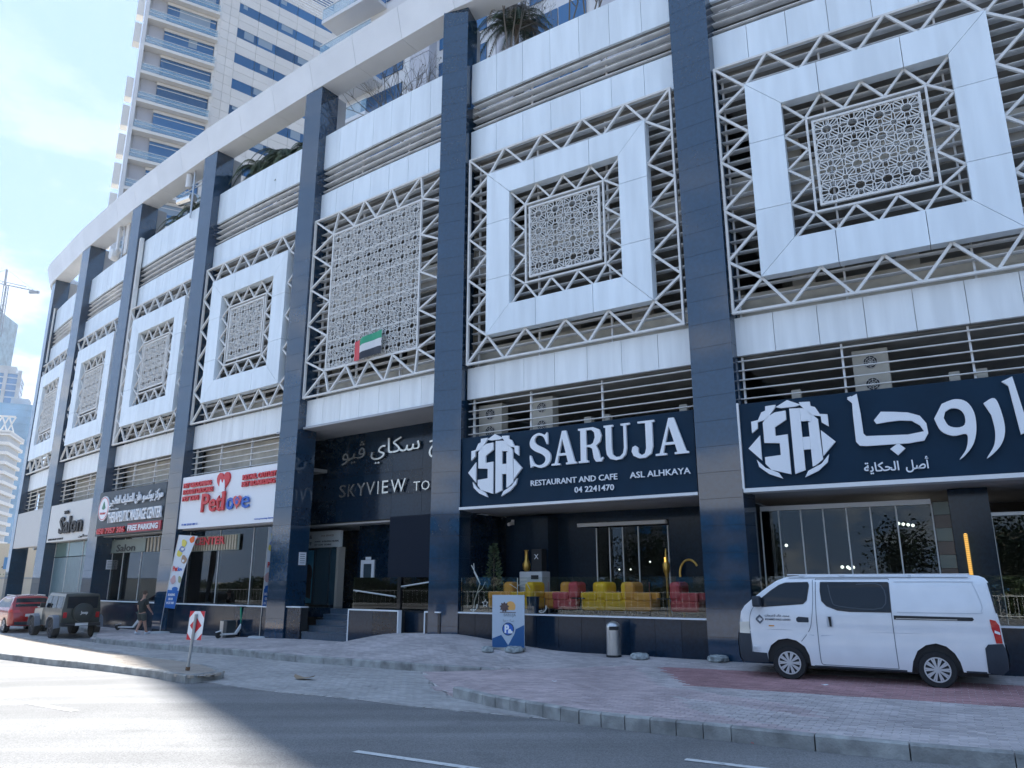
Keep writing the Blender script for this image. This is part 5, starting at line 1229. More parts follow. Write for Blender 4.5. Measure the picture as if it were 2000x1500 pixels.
for w in ([(-.36, 1.08), (-.33, 1.50), (.22, 1.51), (.22, 1.08)], [(.34, 1.08), (.34, 1.51), (.92, 1.52), (.92, 1.08)], [(1.0, 1.08), (1.0, 1.52), (1.36, 1.53), (1.58, 1.08)]): C.patch('window', w, car_glass, .006)
C.patch('front_wing', [(1.84, .60), (1.84, 1.055), (2.82, 1.0), (2.84, .78), (2.30, .80)], jeep_hood, .01)
C.line('door_seam', [(.28, 1.5), (.28, .5)], black_mat, .012); C.line('door_seam', [(.97, 1.5), (.97, .45)], black_mat, .012); C.line('door_seam', [(1.7, 1.06), (1.7, .45)], black_mat, .012)
b = MB(); b.box(1.85, 2.86, -.60, .60, 1.045, 1.085); b.build('bonnet', jeep_hood, jeep, bevel=.02)
for sd_ in (-1, 1):
    for x0 in (-.32, 2.04):
        b = MB(); q = [(-.08, .0), (.02, .32), (.20, .40), (.62, .40), (.82, .28), (.88, .0)]
        for (a, c), (a2, c2) in zip(q[:-1], q[1:]): b.bar((x0 + a, sd_ * .74, .44 + c), (x0 + a2, sd_ * .74, .44 + c2), .20, .03, (0, 1, 0)) if False else b.add([(x0 + a, sd_ * .62, .44 + c), (x0 + a2, sd_ * .62, .44 + c2), (x0 + a2, sd_ * .86, .42 + c2), (x0 + a, sd_ * .86, .42 + c), (x0 + a, sd_ * .62, .40 + c), (x0 + a2, sd_ * .62, .40 + c2), (x0 + a2, sd_ * .86, .36 + c2), (x0 + a, sd_ * .86, .36 + c)], [(0, 1, 2, 3), (4, 7, 6, 5), (3, 2, 6, 7), (0, 4, 5, 1)])
        b.build('wheel_arch_flare', mat('flare_grey', (.16, .18, .21), .5) if 'flare_grey' not in MATS else MATS['flare_grey'], jeep)
    for x in (.06, JW): C.wheel(x, .36, .36, .70, sd_, .55, 5, .24, cover=dark_plastic)
b = MB(); b.cyl((-.56, -.02, .92), (-.76, -.02, .92), .345, n=28); b.cyl((-.76, -.02, .92), (-.79, -.02, .92), .345, .30, 28); b.build('spare_wheel_cover', mat('cover_dark', (.022, .03, .028), .5), jeep, smooth=True)
o = text('lettering', 'Jeep', 0, 0, .15, frame_m, jeep, 0, .005, .26, .004); o.location = (-.80, .12, .88); o.rotation_euler = (0, 0, R_(-90))
b = MB(); b.box(-.545, -.53, -.52, .52, 1.08, 1.50); b.build('rear_window', car_glass, jeep)
b = MB(); b.box(-.70, -.50, -.66, .66, .44, .56); b.build('rear_bumper', black_mat, jeep, bevel=.02)
for y in (.56, -.56): b = MB(); b.box(-.55, -.525, y - .06, y + .06, .74, .94); b.build('tail_light', tail_m, jeep)
b = MB(); b.box(-.705, -.70, -.22, .22, .46, .56); b.build('number_plate', pvc_white, jeep)
for sd_ in (-1, 1): b = MB(); b.box(1.48, 1.58, sd_ * .68, sd_ * .68 + sd_ * .18, 1.08, 1.26); b.build('wing_mirror', black_mat, jeep, bevel=.02)
ro = Vector((-20.5, 33.0)) - jl * .2
rc = thing('parked_hatchback', 'dark red crossover car parked ahead of the olive off-road car', 'car', (ro.x, ro.y, gp(-20) - .165), JA)
def hwr(x, z):
    w = .78
    if z > .90: w -= .17 * ((z - .90) / .55)
    if z > 1.35: w -= .08 * min(1, (z - 1.35) / .12) ** 2
    if x < -.35: w -= .14 * min(1, (-.35 - x) / .35) ** 2
    if z < .4: w -= .03
    return w
C = Car(rc, hwr, .12)
ro_ = [(-.62, .30), (-.70, .42), (-.70, .62), (-.66, .80), (-.60, .92), (-.48, 1.18), (-.34, 1.38), (-.20, 1.45), (.5, 1.49), (1.1, 1.45), (1.5, 1.28), (1.95, 1.0), (2.7, .88), (2.95, .72), (3.0, .45), (2.95, .28), (2.72, .28), (2.66, .50), (2.50, .62), (2.28, .62), (2.10, .50), (2.04, .24), (.40, .24), (.34, .48), (.18, .62), (-.08, .62), (-.26, .48), (-.32, .28)]
C.shell('body', ro_, ro_[:16], redcar, crown=.03)
C.patch('window', [(-.30, 1.02), (-.22, 1.30), (.02, 1.40), (.62, 1.42), (1.05, 1.38), (1.40, 1.22), (1.65, 1.0)], car_glass, .005); C.skin_patch('rear_window', [(-.55, 1.03), (-.46, 1.2), (-.35, 1.36)], car_glass, -.86, .86, .006, .03)
C.patch('tail_light', [(-.66, .86), (-.58, .97), (-.30, .93), (-.36, .80)], tail_m, .01); C.skin_patch('tail_light', [(-.66, .80), (-.615, .90)], tail_m, -1, -.62, .012, .03); C.skin_patch('tail_light', [(-.66, .80), (-.615, .90)], tail_m, .62, 1, .012, .03)
C.skin_patch('rear_bumper', [(-.70, .34), (-.71, .46)], dark_plastic, -.95, .95, .012, .03)
b = MB(); b.box(-.755, -.735, -.24, .24, .66, .76); b.build('number_plate', pvc_white, rc)
for sd_ in (-1, 1):
    b = MB(); b.cyl((-.1, sd_ * .56, 1.49), (1.1, sd_ * .56, 1.50), .018, n=6); b.build('roof_rail', steel, rc)
    for x in (.04, 2.38): C.wheel(x, .31, .31, .70, sd_, .66, 5)
# ------------------------------------------------------------------ walking person seen from behind
def skin_obj(name, pts, edges, rad, m, parent, sub=2, root=0):
    me = bpy.data.meshes.new(name); me.from_pydata(pts, edges, []); o = bpy.data.objects.new(name, me); COL.objects.link(o)
    o.parent = parent; me.materials.append(m)
    md = o.modifiers.new('skin', 'SKIN'); md.use_smooth_shade = True
    sv = me.skin_vertices[0].data
    for k, r in enumerate(rad): sv[k].radius = (r, r) if not isinstance(r, tuple) else r
    sv[root].use_root = True
    sb = o.modifiers.new('sub', 'SUBSURF'); sb.levels = sub; sb.render_levels = sub
    return o
def person():
    t = thing('person', 'person seen from behind walking in black T-shirt, dark shorts and white shoes', 'person', (-13.68, 29.2, gp(-13.5)), R_(-28)); t.scale = (.86, .86, .86)
    # facing +y, origin at the feet; x to the right
    pts = [(0, 0, .92), (0, .01, 1.10), (0, .02, 1.30), (0, .01, 1.46), (0, .02, 1.55), (0, .04, 1.64), (0, .04, 1.74),
           (-.19, .0, 1.42), (-.27, -.03, 1.15), (-.31, .10, .92), (-.31, .16, .85), (.19, .01, 1.42), (.26, .06, 1.15), (.27, .22, .95), (.27, .28, .90),
           (-.10, 0, .86), (-.11, .06, .50), (-.10, -.12, .12), (-.10, -.02, .05), (.10, 0, .86), (.10, .10, .50), (.09, .22, .13), (.09, .32, .06)]
    ed = [(0, 1), (1, 2), (2, 3), (3, 4), (4, 5), (5, 6), (2, 7), (7, 8), (8, 9), (9, 10), (2, 11), (11, 12), (12, 13), (13, 14), (0, 15), (15, 16), (16, 17), (17, 18), (0, 19), (19, 20), (20, 21), (21, 22)]
    rad = [(.13, .08), (.13, .085), (.16, .10), (.08, .08), (.055, .055), (.085, .095), (.075, .09), (.07, .07), (.05, .05), (.035, .035), (.03, .03), (.07, .07), (.05, .05), (.035, .035), (.03, .03), (.105, .105), (.075, .075), (.045, .045), (.05, .04), (.105, .105), (.075, .075), (.045, .045), (.05, .04)]
    skin_obj('body', pts, ed, rad, skin, t)
    skin_obj('t_shirt', [(0, 0, .80), (0, .01, 1.10), (0, .02, 1.32), (0, .01, 1.44), (-.19, 0, 1.40), (-.27, -.03, 1.20), (.19, .01, 1.40), (.25, .04, 1.20)], [(0, 1), (1, 2), (2, 3), (2, 4), (4, 5), (2, 6), (6, 7)], [(.205, .145), (.19, .135), (.215, .145), (.09, .09), (.09, .09), (.075, .075), (.09, .09), (.075, .075)], cloth_blk, t)
    skin_obj('shorts', [(0, 0, 1.0), (-.11, 0, .80), (-.115, .04, .55), (.11, 0, .80), (.11, .07, .55)], [(0, 1), (1, 2), (0, 3), (3, 4)], [(.19, .14), (.135, .13), (.115, .115), (.135, .13), (.115, .115)], cloth_grey, t)
    for x, y, z, a in ((-.10, -.05, .055, .35), (.09, .30, .06, -.2)): b = MB(); b.box(-.045, .045, -.13, .15, -.05, .05); o = b.build('shoe', shoe, t, bevel=.035); o.location = (x, y, z); o.rotation_euler = (-a, 0, 0)
    b = MB(); b.lathe([(.01, -.06), (.085, -.05), (.105, .02), (.095, .08), (.05, .125), (.005, .135)], (0, .03, 1.70), 16); b.build('hair', hair, t, smooth=True)
    b = MB(); b.bar((0, .145, 1.66), (0, .16, 1.69), .03, .03); b.build('nose', skin, t)
    for sx_ in (-1, 1):
        b = MB(); b.lathe([(.005, -.01), (.012, 0), (.005, .01)], (sx_ * .035, .135, 1.70), 8); b.build('eye', cloth_blk, t); b = MB(); b.lathe([(.01, -.03), (.02, 0), (.01, .03)], (sx_ * .10, .04, 1.67), 8); b.build('ear', skin, t)
    for hx, hy, hz, s_ in ((-.31, .16, .85, 1), (.27, .28, .90, -1)):
        for k in range(4):
            q = [(hx, hy, hz), (hx + (k - 1.5) * .016, hy + .035, hz - .05), (hx + (k - 1.5) * .018, hy + .04, hz - .095 - .008 * (k in (1, 2)))]
            skin_obj('finger', q, [(0, 1), (1, 2)], [.011, .010, .008], skin, t, 1)
        skin_obj('thumb', [(hx, hy, hz), (hx + s_ * .03, hy + .03, hz - .03), (hx + s_ * .03, hy + .05, hz - .065)], [(0, 1), (1, 2)], [.012, .011, .009], skin, t, 1)
person()
# ------------------------------------------------------------------ tower behind the podium
TW = thing('residential_tower', 'white residential tower with blue windows, ribbon windows and glass balconies behind the podium', 'tower', (-30, 66, 17))
tb = Vector((-30, 66, 17))
def face_m(x, y, ang): return Matrix.Translation((x, y, 0)) @ Matrix.Rotation(ang, 4, 'Z')
a1, a2 = math.atan2(.506, .862), math.atan2(.661, .75)
F1 = empty('balcony_front', Vector((-35.3, 61, 0)) - tb, a1, TW); F2 = empty('window_front', Vector((-29.35, 64.5, 0)) - tb, a2, TW)
ZTOP = 118
b = MB(); b.prism([(-35.3, 61.5), (-29.4, 65.0), (-18.2, 74.9), (-18, 96), (-46, 96), (-40.5, 74), (-36.0, 63.2)], lambda x, y, d: (x, y, d), 17.1, ZTOP); o = b.build('core_wall', tower_white2, TW); o.location = -tb
def tbx(name, par, m, x0, x1, y0, y1, z0, z1):
    b = MB(); b.box(x0, x1, y0, y1, z0, z1); return b.build(name, m, par)
cpm = {}
def cpan(par, x, w, z, h, m=None):
    k = (round(w, 2), round(h, 2), m)
    if k not in cpm: b = MB(); b.box(.012, w - .012, -.06, 0, .012, h - .012); cpm[k] = b.mesh('cladding_panel', m or tower_white)
    link('cladding_panel', cpm[k], par, (x, .05, z))
for k in range(-13, 20):
    zt = 59.6 - 3.0 * k; z0 = zt - 1.12                  # ribbon window of the storey
    if zt > ZTOP or z0 < 17.2: continue
    for j in range(5):
        tbx('window', F2, glass_blue, 1.72 + 2.08 * j, 1.72 + 2.08 * (j + 1) - .05, .02, .06, z0, zt)
    vis = 37 < zt < 66
    if vis:
        for j in range(5):
            if random.random() < .45:
                w_ = random.uniform(.4, 1.6); x_ = 1.75 + 2.08 * j + random.uniform(0, 1.9 - w_); tbx('blind', F2, mat('blind_pale', (.28, .36, .44), .5) if 'blind_pale' not in MATS else MATS['blind_pale'], x_, x_ + w_, .014, .019, zt - random.uniform(.35, .95), zt - .03)
    if vis:
        for c in range(2):
            for j in range(5): cpan(F2, 1.72 + 2.08 * j, 2.08, zt + .94 * c, .94)
        for c in range(3):
            cpan(F2, 0, .86, zt + 1.0 * c, 1.0); cpan(F2, .86, .86, zt + 1.0 * c, 1.0); cpan(F2, 12.12, 1.9, zt + 1.0 * c, 1.0)
    else:
        tbx('spandrel', F2, tower_white, 0, 14, -.01, .05, zt, zt + 1.88)
    # balcony front
    f = 56.9 - 3.0 * k
    if f > ZTOP - 2 or f < 18: continue
    tbx('balcony_slab', F1, tower_white, .5, 6.75, -.62, .45, f - .30, f)
    tbx('lintel', F1, tower_white, 2.0, 6.7, .05, .45, f - .62, f - .33)
    tbx('window', F1, glass_blue, 2.06, 6.55, .12, .16, f - 2.7, f - .64); (tbx('blind', F1, MATS['blind_pale'] if 'blind_pale' in MATS else mat('blind_pale', (.28, .36, .44), .5), 2.2 + 2.1 * random.random(), 5.0 + 1.3 * random.random(), .108, .118, f - 1.5 - random.random(), f - .66) if random.random() < .5 else None); tbx('window_rail', F1, tower_white2, 2.06, 6.55, .08, .13, f - 1.0, f - .93)
    g = tbx('rail_glass', F1, glass_bal2, .55, 6.7, -.60, -.58, f + .06, f + .75)
    tbx('hand_rail', F1, tower_white2, .55, 6.7, -.62, -.56, f + .75, f + .80); tbx('hand_rail', F1, tower_white2, .55, 6.7, -.62, -.57, f + .40, f + .44)
    tbx('wall_panel', F1, mat('tower_lilac', (.50, .51, .55), .6) if 'tower_lilac' not in MATS else MATS['tower_lilac'], .7, 2.04, .3, .44, f - 2.99, f - .02)  # grey-lilac colour carries the shade of the recess
    for q in range(3): cpan(F1, 6.60, .36, f - 3 + q, 1.0)
    if k >= 3 or k < -1 or k in (0, 1): tbx('side_balcony', F1, MATS['ac_beige'] if False else tower_white, -.50, .10, .4, 1.4, f - 2.55, f - .45)
    tbx('edge_fin', F1, tower_white2, .15, .50, -.5, .45, f - 3.0, f - .01)
b = MB()
for q in range(9): b.box(5.2, 12.0, -.05, .05, 62.9 + q * .34, 63.05 + q * .34)
b.build('louvre_band', louvre_m, F2)
# second block with balconies, behind the right bays
TB = thing('apartment_block', 'white apartment block with blue windows and a glass balcony set back on the podium roof', 'building', (-2, 44, 17))
ob = Vector((-2, 44, 17)); B1 = empty('front', Vector((-12.6, 49.5, 0)) - ob, R_(-34), TB)
tbx('core_wall', B1, tower_white2, 0, 40, .3, 16, 17.1, 74)
for k in range(17):
    z = 17.1 + 3.3 * k
    for j in range(5):
        x = 2.0 + j * 7.4
        tbx('window', B1, glass_blue, x + 1.7, x + 3.6, .22, .28, z + .3, z + 2.5); tbx('window', B1, glass_shop if False else glass_blue, x - .4, x + 1.6, .22, .28, z + .3, z + 2.5)
        tbx('pilaster', B1, tower_white2, x + 4.0, x + 4.6, -.1, .29, z, z + 3.29); tbx('pilaster', B1, grey_col, x + 4.7, x + 4.85, .1, .29, z, z + 3.29)
        tbx('grey_bay', B1, MATS['tower_lilac'], x + 4.95, x + 6.7, -.5, .29, z, z + 3.25)
    tbx('balcony_slab', B1, tower_white2, -1.6, 3.7, -1.3, .29, z - .25, z + .05); tbx('rail_glass', B1, glass_bal2, -1.6, 3.7, -1.28, -1.25, z + .05, z + 1.05); tbx('hand_rail', B1, frame_m, -1.6, 3.7, -1.3, -1.23, z + 1.05, z + 1.11)

# ------------------------------------------------------------------ roof terrace plants, pipes, antennas
def palm(i, x, y, z, h, lb, n=11, L=1.5, seed=1, mats=None):
    t = bay_thing('palm_tree', i, lb, 'palm', x, y, z, 'palms on the podium terrace'); r = random.Random(seed)
    b = MB(); b.cyl((0, 0, 0), (.05, 0, h), .11, .08, 8); b.build('trunk', bark, t)
    for mi in range(2):
        b = MB()
        for k in range(n):
            if k % 2 != mi: continue
            a = 2 * pi * k / n + r.uniform(-.2, .2); up = r.uniform(.3, 1.2); l = L * r.uniform(.8, 1.15); prev = None
            for s_ in range(9):
                f = s_ / 8; rad = l * f * (1 - .15 * f); zz = h + up * l * f - (up * 1.0 + .55) * l * f * f
                p = Vector((rad * cos(a), rad * sin(a), zz))
                if prev is not None:
                    d = (p - prev).normalized(); s2 = d.cross(Vector((0, 0, 1))).normalized(); b.bar(prev, p, .02, .02)
                    for q in range(3):
                        pp = prev.lerp(p, q / 3); ll = .42 * (1 - .6 * f) * (l / 1.5)
                        for sg in (-1, 1):
                            e = pp + (s2 * sg * .8 + d * .7 + Vector((0, 0, -.35))).normalized() * ll; w = d * .035
                            b.add([pp - w, pp + w, e], [(0, 1, 2)])
                prev = p
        b.build('fronds', (mats or [leaf_a, leaf_b])[mi], t, fixn=False)
for k, (x, y, h, L, lb) in enumerate(((-2.3, 1.5, 2.7, 1.5, 'palm nearest the pillar on the terrace behind the pet shop bay parapet'), (-1.3, 1.9, 3.2, 1.7, 'tallest dense palm in the middle of the pet shop bay terrace'), (-.3, 1.5, 2.3, 1.5, 'dark palm between the tallest palm and the pale low palm'),
    (.75, 1.1, 1.15, 1.0, 'low palm with pale fronds above the pet shop bay parapet'), (-2.0, 2.9, 4.0, 1.7, 'tall palm standing behind the others on the pet shop bay terrace'), (-.6, 2.8, 3.6, 1.6, 'second rear palm on the pet shop bay terrace'), (2.3, 1.5, 1.9, .8, 'small palm at the right end of the pet shop bay terrace'))):
    palm(3, x, y, 17.1, h, lb, 20, L, k + 3, [leaf_b, leaf_dry] if k == 3 else [leaf_a, leaf_b])
for k, (i, x, y, h, L, lb) in enumerate(((4, -2.2, 1.6, 2.6, 1.3, 'palm beside the inner column on the terrace of the massage centre bay'), (4, -1.2, 1.9, 3.0, 1.5, 'bushy palm in the middle of the massage centre bay terrace'), (4, -.2, 2.3, 3.2, 1.5, 'palm behind the silver antenna drum on the terrace'), (4, -1.7, 2.8, 3.8, 1.5, 'tall palm at the back of the massage centre bay terrace'), (0, -.5, 2.2, 3.6, 1.6, 'palm on the terrace above the Arabic restaurant sign bay'))):
    palm(i, x, y, 17.1, h, lb, 18, L, k + 23)
def bare_tree(i, x, y, z, h, lb, seed, leafy=.15):
    t = bay_thing('bare_tree', i, lb, 'tree', x, y, z, 'bare trees on the podium terrace'); r = random.Random(seed); b = MB(); tips = []
    def grow(p, d, l, rad, dep):
        q = p + d * l; b.cyl(p, q, rad, rad * .65, 5, False)
        if dep == 0: tips.append(q); return
        for k in range(3 if dep > 1 else 2):
            nd = (d + Vector((r.uniform(-.75, .75), r.uniform(-.75, .75), r.uniform(-.15, .45)))).normalized(); grow(p + d * l * r.uniform(.7, 1), nd, l * r.uniform(.6, .8), rad * .6, dep - 1)
    for k in range(2): grow(Vector((k * .12, 0, 0)), Vector((r.uniform(-.25, .25), r.uniform(-.2, .2), 1)).normalized(), h * .42, .055, 5)
    b.build('trunk', mat('pale_bark', (.22, .20, .17), .9) if 'pale_bark' not in MATS else MATS['pale_bark'], t, fixn=False)
    def gt(rr): q = rr.choice(tips); return tuple(q), (rr.uniform(-1, 1), rr.uniform(-1, 1), rr.uniform(-1, .5))
    foliage('leaves', [leaf_b], t, gt, int(len(tips) * leafy), .09, seed)
bare_tree(2, -1.9, 2.6, 17.1, 5.2, 'thin bare tree on the terrace above the lattice screen, left', 5, .1); bare_tree(2, -.9, 2.8, 17.1, 4.4, 'thin bare tree on the terrace above the lattice screen, near the blue window', 6)
bare_tree(1, -2.4, 1.7, 17.1, 6.2, 'bare tree with twisted pale branches on the terrace above the SARUJA bay', 8, .25); bare_tree(1, -.6, 1.9, 17.1, 5.8, 'bare tree right of the twisted one on the terrace above the SARUJA bay', 9, .2)
palm(1, -2.9, 2.0, 17.1, 3.9, 'palm hanging dry fronds behind the bare tree above the SARUJA bay', 22, 1.9, 22, [leaf_dry, leaf_a])
t = bay_thing('drain_pipe', 4, 'pale vertical drain pipe beside the dark pillar on the massage centre bay', 'pipe', -3.26, .12, 8.0)
b = MB(); b.box(-.09, .09, -.12, .06, 0, 10.6); b.build('pipe', frame_m, t, bevel=.01)
t = bay_thing('drain_pipe', 6, 'thin steel drain pipe between frame and pillar above the blank sign bay', 'pipe', -2.95, .12, 15.0); b = MB(); b.cyl((0, 0, 0), (0, 0, 3.6), .05, n=8); b.build('pipe', frame_m, t)
t = bay_thing('panel_antenna', 5, 'tall white panel antenna with round radio drum on the terrace parapet', 'antenna', .42, .25, 18.5)
b = MB(); b.box(-.13, .13, -.12, .02, .6, 2.75); b.build('antenna_panel', pvc_white, t, bevel=.03); b = MB(); b.cyl((.32, .1, -.1), (.32, .1, 2.6), .05, n=8); b.cyl((0, .05, 1.9), (.32, .1, 1.9), .03, n=6); b.cyl((0, .05, 1.0), (.32, .1, 1.0), .03, n=6); b.build('mast', steel, t)
b = MB(); b.box(.5, .95, .1, .5, .3, 2.2); b.build('equipment_rack', frame_m, t)
b = MB(); b.lathe([(.02, -.25), (.30, -.22), (.36, -.05), (.36, .12), (.30, .16), (.02, .18)], (-.42, .0, .55), 18, 'y'); b.build('radio_drum', pvc_white, t, smooth=True)
b = MB()
for k in range(5): b.tube([(.05 + .04 * k, -.05, .65), (.1 + .06 * k, -.22, .35 + .05 * k), (.25 + .05 * k, -.15, .25 + .06 * k), (.40, .05, .45)], .015, 5)
b.build('cable', frame_m, t)
t = bay_thing('radio_mast', 4, 'thin radio mast with white cylinder antenna and silver drum beside the dark pillar', 'antenna', 1.75, .12, 18.1)
b = MB(); b.cyl((0, 0, 0), (0, 0, 2.4), .045, n=8); b.cyl((-.5, 0, 1.75), (.6, .1, 1.75), .03, n=6); b.cyl((-.9, 0, 1.55), (.6, .1, 1.55), .03, n=6); b.build('mast', steel, t); b = MB(); b.cyl((-.52, 0, 1.7), (-.52, 0, 2.4), .15, n=14); b.build('cylinder_antenna', pvc_white, t); b = MB(); b.cyl((-1.3, 0, 1.22), (-.05, .05, 1.05), .19, n=16); b.build('silver_drum', chrome, t, smooth=False)

# ------------------------------------------------------------------ far skyline, left
def far_tower(name, lb, poly, z1, m, floor, slabm, glassm, cat='tower', over=.35, slab=.5, base=None, fins=()):
    c = Vector((sum(p[0] for p in poly) / len(poly), sum(p[1] for p in poly) / len(poly), 0)); t = thing(name, lb, cat, c)
    b = MB(); b.prism([(x - c.x, y - c.y) for x, y in poly], lambda x, y, d: (x, y, d), -.3, z1); b.build('glass_wall', glassm, t)
    me = None; z = 4; k = 0; b = MB(); q = [((x - c.x) * (1 + over / 10), (y - c.y) * (1 + over / 10)) for x, y in poly]; b.prism(q, lambda x, y, d: (x, y, d), 0, slab); me = b.mesh('floor_band', slabm)
    while z < z1: link('floor_band', me, t, (0, 0, z)); z += floor
    link('roof_slab', me, t, (0, 0, z1))
    return t, c
far_glass = mat('far_glass', (.05, .20, .42), .15, 0, .3, .1, spec=.7); far_glass2 = mat('far_glass_pale', (.16, .33, .50), .2, 0, .2, .1, spec=.7); far_conc = mat('far_concrete', (.40, .43, .46), .8, 0, .2, .1); far_white = mat('far_white', (.70, .70, .68), .6); net = mat('scaffold_net', (.17, .28, .36), .8, 0, .25, .25)
def rot_rect(cx, cy, w, d, a): return [(cx + x * cos(a) - y * sin(a), cy + x * sin(a) + y * cos(a)) for x, y in ((-w / 2, -d / 2), (w / 2, -d / 2), (w / 2, d / 2), (-w / 2, d / 2))]
t, c = far_tower('tower_under_construction', 'grey tower under construction wrapped in blue netting below the crane', rot_rect(-352, 470, 36, 30, R_(12)), 156, None, 3.6, far_conc, far_conc, 'tower', .15, 1.1)
b = MB(); b.prism([(x - c.x, y - c.y) for x, y in rot_rect(-352, 470, 37.4, 31, R_(12))], lambda x, y, d: (x, y, d), 108, 171); b.build('netting', net, t); b = MB(); b.prism([(x - c.x, y - c.y) for x, y in rot_rect(-344, 468, 12, 14, R_(12))], lambda x, y, d: (x, y, d), 171, 177); b.build('core_top', far_conc, t)
t = thing('tower_crane', 'tower crane with long jib standing on the unfinished tower', 'crane', (-321, 450, 150)); cm = mat('crane_blue_grey', (.12, .16, .22), .6)
b = MB()
for sx_, sy_ in ((-1, -1), (1, -1), (1, 1), (-1, 1)): b.bar((sx_ * .9, sy_ * .9, 0), (sx_ * .9 - 1, sy_ * .9, 34), .4, .4)
for k in range(12): b.bar((-.9, -.9, k * 2.8), (.0, -.9, k * 2.8 + 2.8), .25, .25); b.bar((.9, .9, k * 2.8), (-1.6, .9, k * 2.8 + 2.8), .25, .25)
b.build('mast', cm, t); b = MB(); b.bar((-2, 0, 34), (-2.4, 0, 45), .9, .9); b.build('apex', cm, t)
b = MB(); b.bar((-18, 0, 38), (19, 0, 30), .5, .5); b.bar((-18, 0, 40), (12, 0, 33.2), .35, .35)
for k in range(14): x = -17 + 2.5 * k; b.bar((x, 0, 37.9 - (x + 18) * .216), (x + 1.2, 0, 39.6 - (x + 18) * .23), .2, .2)
b.build('jib', cm, t); b = MB(); b.bar((-2.4, 0, 45), (17, 0, 30.8), .15, .15); b.bar((-2.4, 0, 45), (-18, 0, 39), .15, .15); b.build('tie_rope', cm, t); b = MB(); b.box(14.5, 20.5, -.8, .8, 28.6, 30.2); b.build('counterweight', cm, t)
t, c = far_tower('glass_tower', 'tall blue glass tower with pale floor bands at the far left', rot_rect(-281, 392, 30, 26, R_(28)), 108, None, 3.5, mat('far_band', (.42, .50, .58), .6), far_glass, 'tower', .12, .7)
b = MB()
for x in (-15.2, -9, -3, 9, 15.2): b.box(x - .8, x + .8, -14.2, -12.6, 0, 110)
o = b.build('vertical_fin', far_conc, t); o.rotation_euler = (0, 0, R_(28))
b = MB(); b.prism([(x - c.x, y - c.y) for x, y in rot_rect(-274, 392, 14, 20, R_(28))], lambda x, y, d: (x, y, d), 108, 112); b.build('roof_parapet', far_conc, t)
t, c = far_tower('white_balcony_tower', 'white tower with stacked balconies and diamond crown at the left edge', rot_rect(-173, 246, 15, 16, R_(20)), 48, None, 3.1, far_white, mat('far_wall_warm', (.46, .49, .52), .7), 'tower', 1.2, 1.0)
b = MB()
for k in range(9):
    x = -8 + k * 1.9; b.bar((x, -8.6, 48.5), (x + 1.9, -8.6, 53.5), .35, .35); b.bar((x + 1.9, -8.6, 48.5), (x, -8.6, 53.5), .35, .35)
b.bar((-8, -8.6, 53.6), (9, -8.6, 53.6), .5, .5); o = b.build('lattice_crown', far_white, t); o.rotation_euler = (0, 0, R_(20))
t, c = far_tower('glass_tower', 'slim pale blue glass tower beside the dark podium end', rot_rect(-233, 345, 18, 20, R_(25)), 80, None, 3.2, far_glass2, far_glass2, 'tower', .15, .35)
b = MB(); b.prism([(x - c.x, y - c.y) for x, y in rot_rect(-230, 345, 7, 8, R_(25))], lambda x, y, d: (x, y, d), 78, 84); b.build('roof_block', far_conc, t); b = MB(); b.box(-9.6, -8.4, -10.6, -9.4, 0, 79); o = b.build('corner_fin', far_white, t); o.rotation_euler = (0, 0, R_(25))
t = thing('low_building', 'low sunlit beige building with dark windows beyond the podium end', 'building', (-82, 120, 0), R_(20)); tbx('wall', t, mat('warm_render', (.52, .46, .36), .8), -20, 34, 0, 12, -.3, 7.5)
for k in range(12): tbx('window', t, far_glass, -18 + k * 4.2, -16 + k * 4.2, -.06, .02, 3.6, 5.4)
t = thing('boundary_wall', 'low cream boundary wall beyond the podium end', 'wall', (-52, 66, 0), R_(38)); tbx('render', t, mat('cream_wall', (.62, .58, .50), .8), -30, 30, 0, .3, -.3, 2.0); tbx('coping', t, far_conc, -30, 30, -.05, .35, 2.001, 2.12)
def shrub(x, y, w, h, lb, seed, cat='shrub', grp='shrubs beyond the podium end'):
    t = thing('shrub', lb, cat, (x, y, -.2), 0, grp)
    def g(r):
        u, v_, z = r.gauss(0, .35), r.gauss(0, .35), r.random(); return (u * w, v_ * w, z * h), (r.uniform(-1, 1), r.uniform(-1, 1), r.uniform(0, 1))
    b = MB(); b.cyl((0, 0, 0), (0, 0, h * .5), .06, .03, 6); b.build('stem', bark, t); foliage('foliage', [leaf_a, leaf_b], t, g, 700, .28, seed)
shrub(-49, 70, 3.5, 3.2, 'green shrub seen through the open passage at the podium end', 3); shrub(-56, 68, 4, 2.8, 'green shrub behind the red car at the far left', 4)
# ------------------------------------------------------------------ the other side of the street (seen in the reflections)
PATH = [Vector((40, -16, 0)), Vector((-18, -13, 0)), Vector((-66, 40, 0))]
def along(off, d, seg=None):
    """point at distance d along the far kerb, moved off metres away from the street"""
    for p, q in zip(PATH[:-1], PATH[1:]):
        L = (q - p).length
        if d <= L or q is PATH[-1]:
            t = (q - p).normalized(); return p + t * d + Vector((t.y, -t.x, 0)) * -off, t
        d -= L
LT = sum((q - p).length for p, q in zip(PATH[:-1], PATH[1:]))
t = thing('street_fence', 'white steel bar fence along the far side of the street behind the viewer', 'fence', (0, 0, -.17)); b = MB()
for k in range(290):
    p, d = along(0, k * LT / 290); b.bar((p.x, p.y, 0), (p.x, p.y, 1.25), .03, .03)
tag(b.build('bar', pvc_white, t, fixn=False), kind='stuff'); b = MB()
for z in (.15, 1.18):
    for p, q in zip(PATH[:-1], PATH[1:]): b.bar((p.x, p.y, z), (q.x, q.y, z), .05, .05)
b.build('rail', pvc_white, t)
r = random.Random(4); b = MB()
